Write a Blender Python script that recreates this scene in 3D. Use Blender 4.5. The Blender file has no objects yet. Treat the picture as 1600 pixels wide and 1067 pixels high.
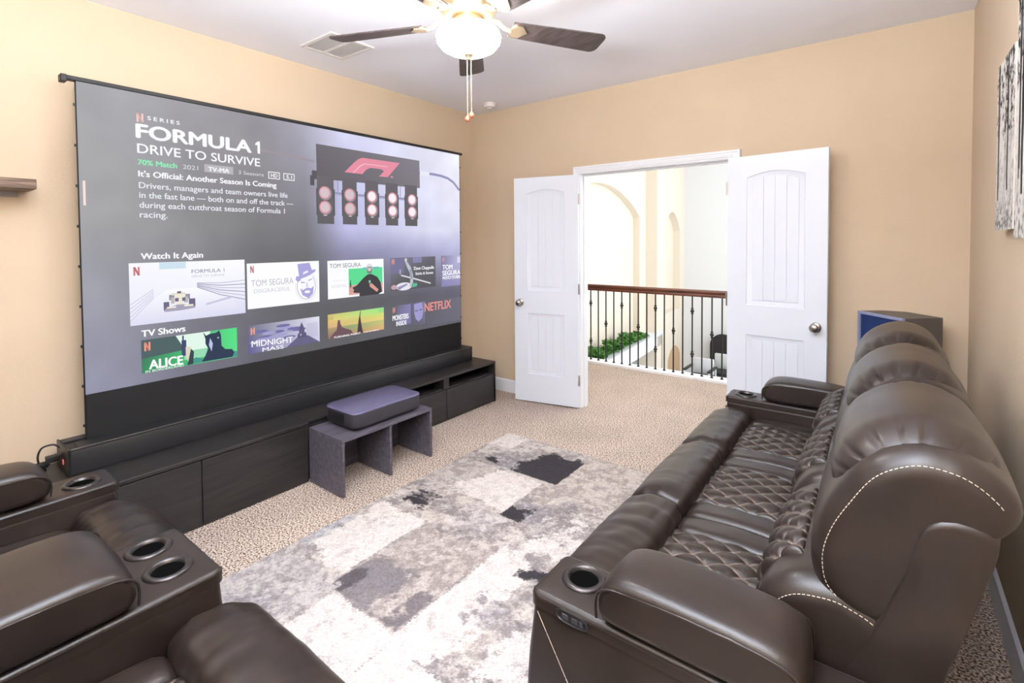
import bpy, bmesh, math, random
import numpy as np
from mathutils import Vector, Matrix, Euler, noise as mnoise
random.seed(7)
C = bpy.context.scene.collection
scene = bpy.context.scene
PI = math.pi

# ------------------------------------------------------------------ camera, world, lights, exposure
cam_data = bpy.data.cameras.new('camera'); cam = bpy.data.objects.new('camera', cam_data); C.objects.link(cam)
scene.camera = cam
CY, CP, CR = 0.6505, -0.0287, -0.0067
fw = Vector((-math.sin(CY)*math.cos(CP), math.cos(CY)*math.cos(CP), math.sin(CP)))
rt0 = Vector((math.cos(CY), math.sin(CY), 0)); up0 = rt0.cross(fw)
rt = rt0*math.cos(CR) + up0*math.sin(CR); up = -rt0*math.sin(CR) + up0*math.cos(CR)
M3 = Matrix((rt, up, -fw)).transposed()
cam.matrix_world = Matrix.Translation((3.368, -3.8127, 1.4726)) @ M3.to_4x4()
cam_data.sensor_width = 36; cam_data.lens = 776.26/1600*36
cam_data.shift_y = -(533.5-398.8)/1600
cam_data.clip_start = 0.02

W, H, YN = 3.7293, 2.7484, -4.46
world = bpy.data.worlds.new('world'); scene.world = world; world.use_nodes = True
world.node_tree.nodes['Background'].inputs[0].default_value = (0.9, 0.95, 1, 1)
world.node_tree.nodes['Background'].inputs[1].default_value = 0.35

def area(name, loc, rot, sx, sy, power, col):
    d = bpy.data.lights.new(name, 'AREA'); d.shape = 'RECTANGLE'; d.size = sx; d.size_y = sy
    d.energy = power; d.color = col
    o = bpy.data.objects.new(name, d); o.location = loc; o.rotation_euler = rot; C.objects.link(o); return o
area('near_fill_light', (2.2, YN+0.03, 1.72), (PI/2, 0, PI), 2.4, 1.3, 10, (0.84, 0.92, 1.0))  # soft fill added on the near wall behind the camera
area('ceiling_fill_light', (2.8, -3.6, 1.9), (PI, 0, 0), 0.8, 0.4, 225, (0.84, 0.92, 1.0))  # upward fill added near the camera to brighten the ceiling
area('stairwell_fill_light', (5.0, 6.3, 2.2), (0, PI/2, 0), 4.0, 8.0, 325, (0.96, 0.98, 1.0))  # unseen area light added to brighten the stairwell; the right wall is solid
area('landing_fill_light', (1.6, 0.85, 2.70), (0, 0, 0), 2.4, 0.9, 42, (1.0, 0.97, 0.93))  # unseen fill added under the landing ceiling to brighten its carpet
BOWL = 64.0

scene.view_settings.view_transform = 'Standard'
scene.view_settings.look = 'None'
scene.view_settings.exposure = 0.13
scene.view_settings.gamma = 1.0
scene.view_settings.use_curve_mapping = False

# ------------------------------------------------------------------ helpers
def lin(c):
    out = []
    for x in c[:3]:
        x = x/255.0
        out.append(x/12.92 if x <= 0.04045 else ((x+0.055)/1.055)**2.4)
    return tuple(out)

class MB:
    def __init__(s): s.v = []; s.f = []; s.c = []
    def add(s, vs, fs):
        b = len(s.v); s.v += [tuple(p) for p in vs]; s.f += [tuple(i+b for i in f) for f in fs]; return s
    def box(s, x0, x1, y0, y1, z0, z1, r=0.0, seg=2, mat=None):
        if r <= 0:
            vs = [(x,y,z) for z in (z0,z1) for y in (y0,y1) for x in (x0,x1)]
            fs = [(0,2,3,1),(4,5,7,6),(0,1,5,4),(2,6,7,3),(0,4,6,2),(1,3,7,5)]
        else:
            bm = bmesh.new(); bmesh.ops.create_cube(bm, size=1)
            bmesh.ops.scale(bm, vec=(x1-x0, y1-y0, z1-z0), verts=bm.verts)
            bmesh.ops.translate(bm, vec=((x0+x1)/2, (y0+y1)/2, (z0+z1)/2), verts=bm.verts)
            bmesh.ops.bevel(bm, geom=bm.edges[:], offset=min(r, 0.49*min(x1-x0, y1-y0, z1-z0)), segments=seg, profile=0.5, affect='EDGES')
            bm.verts.index_update()
            vs = [tuple(v.co) for v in bm.verts]; fs = [tuple(v.index for v in f.verts) for f in bm.faces]; bm.free()
        if mat is not None: vs = [tuple(mat @ Vector(p)) for p in vs]
        return s.add(vs, fs)
    def tube(s, path, r, n=8, closed=False, caps=True):
        P = [Vector(p) for p in path]; m = len(P); rr = r if hasattr(r, '__len__') else [r]*m
        rings = []; nrm = None
        for i in range(m):
            a = P[(i-1) % m] if (closed or i > 0) else P[i]; b = P[(i+1) % m] if (closed or i < m-1) else P[i]
            t = (b-a)
            if t.length < 1e-9: t = Vector((0,0,1))
            t.normalize()
            if nrm is None:
                ref = Vector((0,0,1)) if abs(t.z) < 0.9 else Vector((1,0,0)); nrm = t.cross(ref).normalized()
            nrm = (nrm - t*nrm.dot(t))
            if nrm.length < 1e-6: nrm = t.orthogonal()
            nrm.normalize(); bi = t.cross(nrm)
            rings.append([P[i] + (nrm*math.cos(2*PI*k/n) + bi*math.sin(2*PI*k/n))*rr[i] for k in range(n)])
        return s.loft(rings, closed_v=closed, caps=caps and not closed)
    def loft(s, rings, closed_v=False, caps=True, closed_u=True):
        n = len(rings[0]); m = len(rings); vs = [p for r in rings for p in r]; fs = []
        for i in range(m if closed_v else m-1):
            i2 = (i+1) % m
            for k in range(n if closed_u else n-1):
                k2 = (k+1) % n; fs.append((i*n+k, i*n+k2, i2*n+k2, i2*n+k))
        if caps and closed_u:
            fs.append(tuple(range(n-1, -1, -1))); fs.append(tuple((m-1)*n+k for k in range(n)))
        return s.add(vs, fs)
    def lathe(s, prof, center=(0,0,0), axis='z', n=24):
        rings = []
        for r, z in prof:
            ring = []
            for k in range(n):
                a = 2*PI*k/n; p = (r*math.cos(a), r*math.sin(a), z)
                if axis == 'x': p = (p[2], p[0], p[1])
                if axis == 'y': p = (p[1], p[2], p[0])
                ring.append((center[0]+p[0], center[1]+p[1], center[2]+p[2]))
            rings.append(ring)
        return s.loft(rings)
    def prism(s, poly, a0, a1, axis='z'):
        def q(p, a): return {'z': (p[0], p[1], a), 'y': (p[0], a, p[1]), 'x': (a, p[0], p[1])}[axis]
        return s.loft([[q(p, a0) for p in poly], [q(p, a1) for p in poly]])
    def grid(s, fn, nu, nv):
        vs = [fn(i/(nu-1), j/(nv-1)) for j in range(nv) for i in range(nu)]
        fs = [(j*nu+i, j*nu+i+1, (j+1)*nu+i+1, (j+1)*nu+i) for j in range(nv-1) for i in range(nu-1)]
        return s.add(vs, fs)
    def mesh(s, name, smooth=None, shift=None):
        me = bpy.data.meshes.new(name)
        v = s.v if shift is None else [(p[0]-shift[0], p[1]-shift[1], p[2]-shift[2]) for p in s.v]
        me.from_pydata(v, [], s.f)
        bm = bmesh.new(); bm.from_mesh(me); bmesh.ops.recalc_face_normals(bm, faces=bm.faces[:]); bm.to_mesh(me); bm.free()
        if smooth is not None:
            if smooth >= 180: me.shade_smooth()
            else: 
                me.shade_smooth(); me.set_sharp_from_angle(angle=math.radians(smooth))
        return me

def tag(o, label=None, cat=None, group=None, kind=None):
    if label: o['label'] = label
    if cat: o['category'] = cat
    if group: o['group'] = group
    if kind: o['kind'] = kind
    return o
def wloc(parent):
    p = Vector((0,0,0)); o = parent
    while o is not None: p = p + o.location; o = o.parent
    return p
LOCAL = False
def obj(name, mb, mat, parent=None, smooth=30, origin=None, label=None):
    """one mesh object. coordinates of mb are world ones unless LOCAL (then they are the root's own)"""
    sh = (0,0,0)
    if parent is not None and not LOCAL: sh = wloc(parent)
    if origin is not None: sh = origin
    me = mb.mesh(name, smooth, sh) if isinstance(mb, MB) else mb
    o = bpy.data.objects.new(name, me); C.objects.link(o)
    if origin is not None: o.location = origin if parent is None else Vector(origin)-(Vector((0,0,0)) if LOCAL else wloc(parent))
    if parent is not None: o.parent = parent
    if mat is not None: me.materials.append(mat)
    if label: o['label'] = label
    return o
def thing(name, loc, label, cat, group=None, rotz=0):
    o = bpy.data.objects.new(name, None); C.objects.link(o); o.location = loc; o.rotation_euler = (0,0,rotz)
    o.empty_display_size = 0.1
    return tag(o, label, cat, group)
def struct(name, mb, mat, smooth=30, parent=None):
    o = obj(name, mb, mat, parent, smooth)
    if parent is None: o['kind'] = 'structure'
    return o
def dup(src, parent, name=None):
    c = src.copy(); C.objects.link(c); c.parent = parent
    return c

# ------------------------------------------------------------------ materials
MATS = {}
def newmat(name):
    m = bpy.data.materials.new(name); m.use_nodes = True
    nt = m.node_tree; return m, nt, nt.nodes['Principled BSDF']
def mat(name, col, rough=0.5, metal=0.0, spec=0.5, bump=None, mottle=None, emis=None):
    """col sRGB 0-255; bump=(scale,strength,distance); mottle=(scale,amount)"""
    if name in MATS: return MATS[name]
    m, nt, b = newmat(name); l = lin(col)
    b.inputs['Base Color'].default_value = (*l, 1); b.inputs['Roughness'].default_value = rough
    b.inputs['Metallic'].default_value = metal; b.inputs['Specular IOR Level'].default_value = spec
    tc = nt.nodes.new('ShaderNodeTexCoord')
    if mottle:
        n = nt.nodes.new('ShaderNodeTexNoise'); n.inputs['Scale'].default_value = mottle[0]; n.inputs['Detail'].default_value = 4
        nt.links.new(tc.outputs['Object'], n.inputs['Vector'])
        r = nt.nodes.new('ShaderNodeValToRGB'); a = mottle[1]
        r.color_ramp.elements[0].position = 0.3; r.color_ramp.elements[1].position = 0.7
        r.color_ramp.elements[0].color = (*[x*(1-a) for x in l], 1); r.color_ramp.elements[1].color = (*[min(1, x*(1+a)) for x in l], 1)
        nt.links.new(n.outputs['Fac'], r.inputs['Fac']); nt.links.new(r.outputs['Color'], b.inputs['Base Color'])
    if bump:
        n = nt.nodes.new('ShaderNodeTexNoise'); n.inputs['Scale'].default_value = bump[0]; n.inputs['Detail'].default_value = 3
        nt.links.new(tc.outputs['Object'], n.inputs['Vector'])
        bp = nt.nodes.new('ShaderNodeBump'); bp.inputs['Strength'].default_value = bump[1]; bp.inputs['Distance'].default_value = bump[2]
        nt.links.new(n.outputs['Fac'], bp.inputs['Height']); nt.links.new(bp.outputs['Normal'], b.inputs['Normal'])
    if emis:
        b.inputs['Emission Color'].default_value = (*lin(emis[0]), 1); b.inputs['Emission Strength'].default_value = emis[1]
    MATS[name] = m; return m

M_wall = mat('wall_paint', (207, 187, 162), 0.75, spec=0.25, bump=(70, 0.35, 0.004), mottle=(3, 0.02))
M_ceil = mat('ceiling_paint', (243, 243, 250), 0.85, spec=0.2, bump=(95, 0.3, 0.003))
M_white = mat('white_trim_paint', (236, 239, 246), 0.42, bump=(40, 0.05, 0.001))
M_door = mat('white_door_paint', (230, 237, 250), 0.45, bump=(60, 0.04, 0.001))
M_hall = mat('hall_wall_paint', (244, 234, 218), 0.8, spec=0.2, bump=(60, 0.2, 0.003))
M_hallw = mat('hall_white_paint', (240, 242, 244), 0.8, spec=0.2, bump=(60, 0.2, 0.003))
M_black = mat('black_plastic', (24, 24, 25), 0.45, bump=(400, 0.15, 0.0005))
M_matte = mat('black_fabric', (20, 20, 21), 0.95, spec=0.1)
M_case = mat('case_metal', (34, 34, 36), 0.42, bump=(500, 0.2, 0.0004))
M_nickel = mat('satin_nickel', (178, 172, 166), 0.28, metal=1.0, bump=(300, 0.03, 0.0003))
M_iron = mat('wrought_iron', (38, 36, 38), 0.5, metal=0.4, bump=(200, 0.15, 0.0005))
M_fanmetal = mat('brushed_fan_metal', (196, 176, 146), 0.35, metal=0.9, bump=(150, 0.05, 0.0003))
M_chain = mat('chain_brass', (226, 206, 170), 0.35, metal=0.7)
M_fob = mat('copper_fob', (190, 130, 100), 0.35, metal=0.6, mottle=(200, 0.2))
M_vent = mat('vent_metal', (226, 220, 218), 0.5)
M_ventback = mat('vent_duct', (168, 160, 158), 0.8)
M_thread = mat('stitch_thread', (196, 184, 170), 0.8, mottle=(300, 0.1))
M_cupblack = mat('cup_well', (7, 7, 7), 0.95, spec=0.02, mottle=(80, 0.1))
M_cuprim = mat('cup_rim', (70, 66, 66), 0.28, metal=0.75, bump=(200, 0.05, 0.0003))
M_led = mat('red_switch', (225, 110, 110), 0.4, emis=((255, 90, 80), 0.15))
M_canvasside = mat('canvas_edge', (226, 218, 208), 0.8, mottle=(30, 0.1))
M_grille = mat('speaker_grille_cloth', (38, 56, 104), 0.9, spec=0.2, bump=(600, 0.4, 0.001))
M_speaker = mat('speaker_vinyl', (88, 82, 77), 0.55, bump=(250, 0.15, 0.0006))
M_speakeredge = mat('speaker_frame_vinyl', (140, 148, 180), 0.5, bump=(250, 0.1, 0.0005))
M_projtop = mat('projector_top', (92, 88, 116), 0.38, bump=(500, 0.12, 0.0004))
M_proj = mat('projector_side', (52, 50, 58), 0.6, bump=(700, 0.4, 0.0008))
M_leaf = mat('ivy_leaf', (74, 128, 48), 0.6, mottle=(14, 0.45))
M_dark = mat('dark_upholstery', (44, 42, 42), 0.7, mottle=(6, 0.15))
M_chrome = mat('white_chair_frame', (225, 228, 232), 0.3)

def wood(name, c1, c2, scale, axis, rough=0.45):
    if name in MATS: return MATS[name]
    m, nt, b = newmat(name)
    tc = nt.nodes.new('ShaderNodeTexCoord'); mp = nt.nodes.new('ShaderNodeMapping')
    sc = [scale*6]*3; sc[axis] = scale*0.5; mp.inputs['Scale'].default_value = sc
    n = nt.nodes.new('ShaderNodeTexNoise'); n.inputs['Scale'].default_value = 1.0; n.inputs['Detail'].default_value = 6; n.inputs['Distortion'].default_value = 0.6
    r = nt.nodes.new('ShaderNodeValToRGB'); r.color_ramp.elements[0].position = 0.35; r.color_ramp.elements[1].position = 0.68
    r.color_ramp.elements[0].color = (*lin(c1), 1); r.color_ramp.elements[1].color = (*lin(c2), 1)
    nt.links.new(tc.outputs['Object'], mp.inputs['Vector']); nt.links.new(mp.outputs['Vector'], n.inputs['Vector'])
    nt.links.new(n.outputs['Fac'], r.inputs['Fac']); nt.links.new(r.outputs['Color'], b.inputs['Base Color'])
    bp = nt.nodes.new('ShaderNodeBump'); bp.inputs['Strength'].default_value = 0.15; bp.inputs['Distance'].default_value = 0.001
    nt.links.new(n.outputs['Fac'], bp.inputs['Height']); nt.links.new(bp.outputs['Normal'], b.inputs['Normal'])
    b.inputs['Roughness'].default_value = rough
    MATS[name] = m; return m
M_console = wood('console_black_wood', (30, 28, 28), (46, 43, 43), 6, 1, 0.42)
M_cube = wood('cube_dark_wood', (70, 67, 77), (96, 92, 104), 6, 1, 0.5)
M_blade = wood('fan_blade_wood', (48, 38, 36), (82, 70, 68), 9, 0, 0.4)
M_rail = wood('handrail_mahogany', (58, 28, 18), (110, 58, 36), 5, 0, 0.3)
M_shelf = wood('weathered_shelf_wood', (96, 78, 66), (160, 138, 120), 8, 1, 0.7)

def leather():
    m, nt, b = newmat('brown_leather')
    tc = nt.nodes.new('ShaderNodeTexCoord')
    v = nt.nodes.new('ShaderNodeTexVoronoi'); v.inputs['Scale'].default_value = 420
    n = nt.nodes.new('ShaderNodeTexNoise'); n.inputs['Scale'].default_value = 9; n.inputs['Detail'].default_value = 4
    for q in (v, n): nt.links.new(tc.outputs['Object'], q.inputs['Vector'])
    bp = nt.nodes.new('ShaderNodeBump'); bp.inputs['Strength'].default_value = 0.22; bp.inputs['Distance'].default_value = 0.0006
    nt.links.new(v.outputs['Distance'], bp.inputs['Height'])
    b2 = nt.nodes.new('ShaderNodeBump'); b2.inputs['Strength'].default_value = 0.25; b2.inputs['Distance'].default_value = 0.004
    nt.links.new(n.outputs['Fac'], b2.inputs['Height']); nt.links.new(bp.outputs['Normal'], b2.inputs['Normal'])
    nt.links.new(b2.outputs['Normal'], b.inputs['Normal'])
    r = nt.nodes.new('ShaderNodeValToRGB')
    r.color_ramp.elements[0].position = 0.35; r.color_ramp.elements[1].position = 0.7
    r.color_ramp.elements[0].color = (*lin((33, 26, 23)), 1); r.color_ramp.elements[1].color = (*lin((43, 34, 30)), 1)
    nt.links.new(n.outputs['Fac'], r.inputs['Fac'])
    # seams: the attribute is 1 along a stitched groove, where pale stitching with its highlight is painted in
    at = nt.nodes.new('ShaderNodeAttribute'); at.attribute_name = 'stitch_sheen'
    mx = nt.nodes.new('ShaderNodeMix'); mx.data_type = 'RGBA'
    nt.links.new(at.outputs['Fac'], mx.inputs[0]); nt.links.new(r.outputs['Color'], mx.inputs[6])
    mx.inputs[7].default_value = (*lin((168, 150, 138)), 1)
    nt.links.new(mx.outputs[2], b.inputs['Base Color'])
    b.inputs['Roughness'].default_value = 0.34; b.inputs['Specular IOR Level'].default_value = 0.45
    return m
M_leather = leather()
M_piping = mat('leather_piping', (40, 32, 29), 0.35, bump=(300, 0.1, 0.0004))
M_leatherdark = mat('console_side_leather', (52, 41, 36), 0.5, bump=(400, 0.25, 0.0008), mottle=(10, 0.08))

def carpet():
    m, nt, b = newmat('beige_carpet')
    tc = nt.nodes.new('ShaderNodeTexCoord')
    n = nt.nodes.new('ShaderNodeTexNoise'); n.inputs['Scale'].default_value = 120; n.inputs['Detail'].default_value = 2.5
    n2 = nt.nodes.new('ShaderNodeTexNoise'); n2.inputs['Scale'].default_value = 2.2
    v = nt.nodes.new('ShaderNodeTexVoronoi'); v.inputs['Scale'].default_value = 110
    for q in (n, n2, v): nt.links.new(tc.outputs['Object'], q.inputs['Vector'])
    r = nt.nodes.new('ShaderNodeValToRGB'); e = r.color_ramp.elements
    e[0].position = 0.395; e[0].color = (*lin((104, 84, 72)), 1); e[1].position = 0.58; e[1].color = (*lin((234, 220, 208)), 1)
    k = e.new(0.49); k.color = (*lin((192, 172, 158)), 1)
    nt.links.new(n.outputs['Fac'], r.inputs['Fac'])
    mx = nt.nodes.new('ShaderNodeMix'); mx.data_type = 'RGBA'; mx.blend_type = 'MULTIPLY'; mx.inputs[0].default_value = 1.0
    r2 = nt.nodes.new('ShaderNodeValToRGB'); r2.color_ramp.elements[0].color = (0.86, 0.86, 0.86, 1); r2.color_ramp.elements[1].color = (1, 1, 1, 1)
    r2.color_ramp.elements[0].position = 0.3; r2.color_ramp.elements[1].position = 0.7
    nt.links.new(n2.outputs['Fac'], r2.inputs['Fac'])
    nt.links.new(r.outputs['Color'], mx.inputs[6]); nt.links.new(r2.outputs['Color'], mx.inputs[7]); nt.links.new(mx.outputs[2], b.inputs['Base Color'])
    ad = nt.nodes.new('ShaderNodeMath'); ad.operation = 'ADD'
    nt.links.new(v.outputs['Distance'], ad.inputs[0]); nt.links.new(n.outputs['Fac'], ad.inputs[1])
    bp = nt.nodes.new('ShaderNodeBump'); bp.inputs['Strength'].default_value = 0.9; bp.inputs['Distance'].default_value = 0.008
    nt.links.new(ad.outputs[0], bp.inputs['Height']); nt.links.new(bp.outputs['Normal'], b.inputs['Normal'])
    b.inputs['Roughness'].default_value = 1.0; b.inputs['Specular IOR Level'].default_value = 0.05
    return m
M_carpet = carpet()

def attr_mat(name, emission):
    m, nt, b = newmat(name)
    at = nt.nodes.new('ShaderNodeAttribute'); at.attribute_name = 'Col'
    if emission:
        b.inputs['Base Color'].default_value = (0.01, 0.01, 0.01, 1); b.inputs['Roughness'].default_value = 1; b.inputs['Specular IOR Level'].default_value = 0
        nt.links.new(at.outputs['Color'], b.inputs['Emission Color']); b.inputs['Emission Strength'].default_value = 0.914
    else:
        nt.links.new(at.outputs['Color'], b.inputs['Base Color']); b.inputs['Roughness'].default_value = 0.95; b.inputs['Specular IOR Level'].default_value = 0.1
    return m, nt, b
M_picture = attr_mat('projected_picture', True)[0]
M_print = attr_mat('canvas_print', False)[0]
M_rug, ntr, br = attr_mat('rug_pile', False)
_n = ntr.nodes.new('ShaderNodeTexNoise'); _n.inputs['Scale'].default_value = 220; _tc = ntr.nodes.new('ShaderNodeTexCoord')
ntr.links.new(_tc.outputs['Object'], _n.inputs['Vector'])
_b = ntr.nodes.new('ShaderNodeBump'); _b.inputs['Strength'].default_value = 0.6; _b.inputs['Distance'].default_value = 0.004
ntr.links.new(_n.outputs['Fac'], _b.inputs['Height']); ntr.links.new(_b.outputs['Normal'], br.inputs['Normal'])
def glow(col, k=0.914):
    nm = 'lit_%d_%d_%d' % tuple(col)
    if nm in MATS: return MATS[nm]
    m, nt, b = newmat(nm); b.inputs['Base Color'].default_value = (0.01, 0.01, 0.01, 1); b.inputs['Specular IOR Level'].default_value = 0
    b.inputs['Roughness'].default_value = 1
    b.inputs['Emission Color'].default_value = (*lin(col), 1); b.inputs['Emission Strength'].default_value = k
    MATS[nm] = m; return m
def bowl_mat():
    m, nt, b = newmat('lit_frosted_glass')
    b.inputs['Base Color'].default_value = (0.9, 0.88, 0.84, 1); b.inputs['Roughness'].default_value = 0.3
    b.inputs['Emission Color'].default_value = (0.99, 0.97, 0.95, 1); b.inputs['Emission Strength'].default_value = BOWL
    return m

# ------------------------------------------------------------------ room shell
b = MB(); b.box(-0.02, W+0.02, YN-0.02, 0.0, -0.12, 0.0); b.box(-0.9, 4.6, 0.0, 1.47, -0.12, 0.0)
struct('floor', b, M_carpet)
b = MB(); b.box(-0.1, W+0.1, YN-0.1, 0.12, H, H+0.1)
struct('ceiling', b, M_ceil)
struct('wall_left', MB().box(-0.12, 0, YN-0.1, 0.0, -0.12, H), M_wall)
struct('wall_right', MB().box(W, W+0.12, YN-0.1, 0.12, -0.12, H), M_wall)
struct('wall_near', MB().box(-0.12, W+0.12, YN-0.12, YN, -0.12, H), M_wall)
DX0, DX1, DZ = 1.222, 2.452, 2.048
b = MB(); b.box(-0.12, DX0-0.018, 0, 0.12, -0.12, H); b.box(DX1+0.018, W, 0, 0.12, -0.12, H); b.box(DX0-0.018, DX1+0.018, 0, 0.12, DZ+0.018, H)
struct('wall_back', b, M_wall)
# door frame (jambs, head, stop, casing with a stepped profile)
b = MB()
b.box(DX0-0.018, DX0, -0.002, 0.122, 0, DZ); b.box(DX1, DX1+0.018, -0.002, 0.122, 0, DZ); b.box(DX0-0.018, DX1+0.018, -0.002, 0.122, DZ, DZ+0.018)
b.box(DX0, DX0+0.012, 0.05, 0.085, 0, DZ-0.012); b.box(DX1-0.012, DX1, 0.05, 0.085, 0, DZ-0.012); b.box(DX0, DX1, 0.05, 0.085, DZ-0.012, DZ)
struct('trim_1', b, M_white)
def casing(b, side_y, sgn):
    prof = [(0.0,0.0),(0.0,0.008),(0.003,0.010),(0.012,0.011),(0.015,0.016),(0.026,0.017),(0.029,0.020),(0.042,0.021),(0.046,0.026),(0.056,0.026),(0.060,0.022),(0.062,0.0)]
    def ring(k, z=None):
        out = []
        for o_, d in prof:
            x = DX0-0.004-o_ if k in (0, 1) else DX1+0.004+o_
            out.append((x, side_y+sgn*d, 0.0 if k in (0, 3) else DZ+0.004+o_))
        return out
    b.loft([ring(0), ring(1), ring(2), ring(3)])
b = MB(); casing(b, 0.0, -1); casing(b, 0.12, 1)
struct('trim_2', b, M_white)
def baseboard(name, p0, p1, nrm):
    p0 = Vector(p0); p1 = Vector(p1); n = Vector(nrm); prof = [(0,0),(0.016,0),(0.016,0.085),(0.011,0.098),(0.011,0.108),(0.005,0.118),(0,0.122)]
    b = MB(); b.loft([[p0+n*d+Vector((0,0,z)) for d,z in prof], [p1+n*d+Vector((0,0,z)) for d,z in prof]])
    return struct(name, b, M_white)
baseboard('baseboard_left', (0,YN,0), (0,0,0), (1,0,0))
baseboard('baseboard_right', (W,YN,0), (W,0,0), (-1,0,0))
b1 = baseboard('baseboard_back', (0,0,0), (DX0-0.066,0,0), (0,-1,0))
baseboard('trim_3', (DX1+0.066,0,0), (W,0,0), (0,-1,0))
baseboard('baseboard_near', (0,YN,0), (W,YN,0), (0,1,0))

b = MB(); wx0, wx1, wz0, wz1 = 1.0, 3.4, 1.07, 2.37
for (a, c, d, e_) in ((wx0-0.06, wx0, wz0-0.06, wz1+0.06), (wx1, wx1+0.06, wz0-0.06, wz1+0.06), (wx0, wx1, wz0-0.06, wz0), (wx0, wx1, wz1, wz1+0.06)): b.box(a, c, YN, YN+0.05, d, e_, 0.003, 1)
b.box(wx0-0.09, wx1+0.09, YN, YN+0.075, wz0-0.085, wz0-0.06, 0.004, 1); struct('fill_light_frame', b, M_white)  # unseen frame and sill added around the near fill light
# ------------------------------------------------------------------ doors
def make_door(name, hinge, free, label, group):
    """visible face runs from hinge to free edge; local s along the leaf, q into the leaf (away from the viewer)"""
    hx, hy = hinge; d = Vector((free[0]-hx, free[1]-hy, 0)); wd = 0.607; d.normalize()
    n = Vector((-d.y, d.x, 0))
    if n.y < 0: n = -n                      # away from the room
    root = thing(name, (hx, hy, 0.012), label, 'door', group)
    def T(s, q, z): return Vector((hx, hy, 0)) + d*s + n*q + Vector((0,0,z))
    z0, z1 = 0.012, 2.042; th = 0.034
    pl, pr = 0.125, wd-0.125
    def arch(s0, s1, zb, zt, rise, k=14):
        pts = [(s0, zb), (s1, zb), (s1, zt)]
        for i in range(1, k):
            t = 1-i/k; pts.append((s0+(s1-s0)*t, zt+rise*math.sin(PI*t)))
        pts.append((s0, zt)); return pts
    panels = [(0.262, 0.818, 0.0), (1.022, 1.895, 0.035)]
    bm = bmesh.new()
    def loopverts(pts, q): return [bm.verts.new(T(s, q, z)) for s, z in pts]
    def ring(vs): return [bm.edges.new((vs[i], vs[(i+1) % len(vs)])) for i in range(len(vs))]
    for q, sg in ((0.0, 1), (th, -1)):
        outer = loopverts([(0,z0),(wd,z0),(wd,z1),(0,z1)], q); es = ring(outer)
        for zb, zt, rise in panels:
            L0 = loopverts(arch(pl, pr, zb, zt, rise), q); es += ring(L0)
            prev = L0
            for ins, dep in ((0.004, 0.005), (0.010, 0.0065), (0.026, 0.0115)):
                cur = loopverts(arch(pl+ins, pr-ins, zb+ins, zt-ins*0.8, rise), q+sg*dep)
                for i in range(len(cur)):
                    j = (i+1) % len(cur); bm.faces.new((prev[i], prev[j], cur[j], cur[i]))
                prev = cur
            bm.faces.new(prev)
        bmesh.ops.triangle_fill(bm, use_beauty=True, use_dissolve=False, edges=es)
        if q == 0.0: fo = outer
        else:
            for i in range(4): bm.faces.new((fo[i], fo[(i+1)%4], outer[(i+1)%4], outer[i]))
    bm.verts.index_update()
    mb = MB().add([tuple(v.co) for v in bm.verts], [tuple(v.index for v in f.verts) for f in bm.faces]); bm.free()
    leaf = obj('door_leaf', mb, M_door, root, 25)
    # four vertical planks in each panel
    for zb, zt, rise in panels:
        a, e = pl+0.036, pr-0.036; w = (e-a)/4
        for k in range(4):
            s0, s1 = a+k*w+0.0014, a+(k+1)*w-0.0014
            def zz(s): return zt-0.030 + (rise-0.004)*math.sin(PI*(s-a)/(e-a)) if rise else zt-0.034
            poly = [(s0, zb+0.036), (s1, zb+0.036)] + [(s1+(s0-s1)*i/5, zz(s1+(s0-s1)*i/5)) for i in range(6)]
            m = MB(); c = [(sum(p[0] for p in poly)/len(poly)), (sum(p[1] for p in poly)/len(poly))]
            rings = [[T(s, 0.0118, z) for s, z in poly], [T(s, 0.0085, z) for s, z in poly],
                     [T(c[0]+(s-c[0])*0.975, 0.0072, c[1]+(z-c[1])*0.998) for s, z in poly]]
            m.loft(rings); obj('plank', m, M_door, leaf, 20)
    # knob set, both sides
    for sg, q0 in ((-1, 0.0), (1, th)):
        m = MB(); prof = [(0.0005,0.0),(0.031,0.0),(0.032,0.004),(0.027,0.009),(0.013,0.012),(0.011,0.03),(0.016,0.036),(0.026,0.044),(0.0285,0.054),(0.025,0.063),(0.013,0.068),(0.0005,0.069)]
        rings = []
        ang = 24
        for r, h in prof:
            rings.append([T(0.548+r*math.cos(2*PI*k/ang), q0+sg*h, 0.914+r*math.sin(2*PI*k/ang)) for k in range(ang)])
        m.loft(rings); obj('knob', m, M_nickel, root, 60)
    for zc in (0.25, 1.05, 1.83):
        m = MB(); m.tube([T(-0.006, 0.004, zc-0.045), T(-0.006, 0.004, zc+0.045)], 0.0065, 10); m.box(-0.001, 0.001, 0, 0.03, -0.043, 0.043, mat=Matrix.Translation(T(-0.002, 0, zc)) @ Matrix((d, n, Vector((0,0,1)))).transposed().to_4x4())
        obj('hinge', m, M_nickel, root, 40)
    return root
make_door('door_1', (1.219, -0.046), (0.627, -0.172), 'narrow white panelled door leaf swung open left of the doorway', None)
make_door('door_2', (2.456, -0.103), (3.053, -0.166), 'narrow white panelled door leaf swung open right of the doorway, behind the sofa', None)

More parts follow.
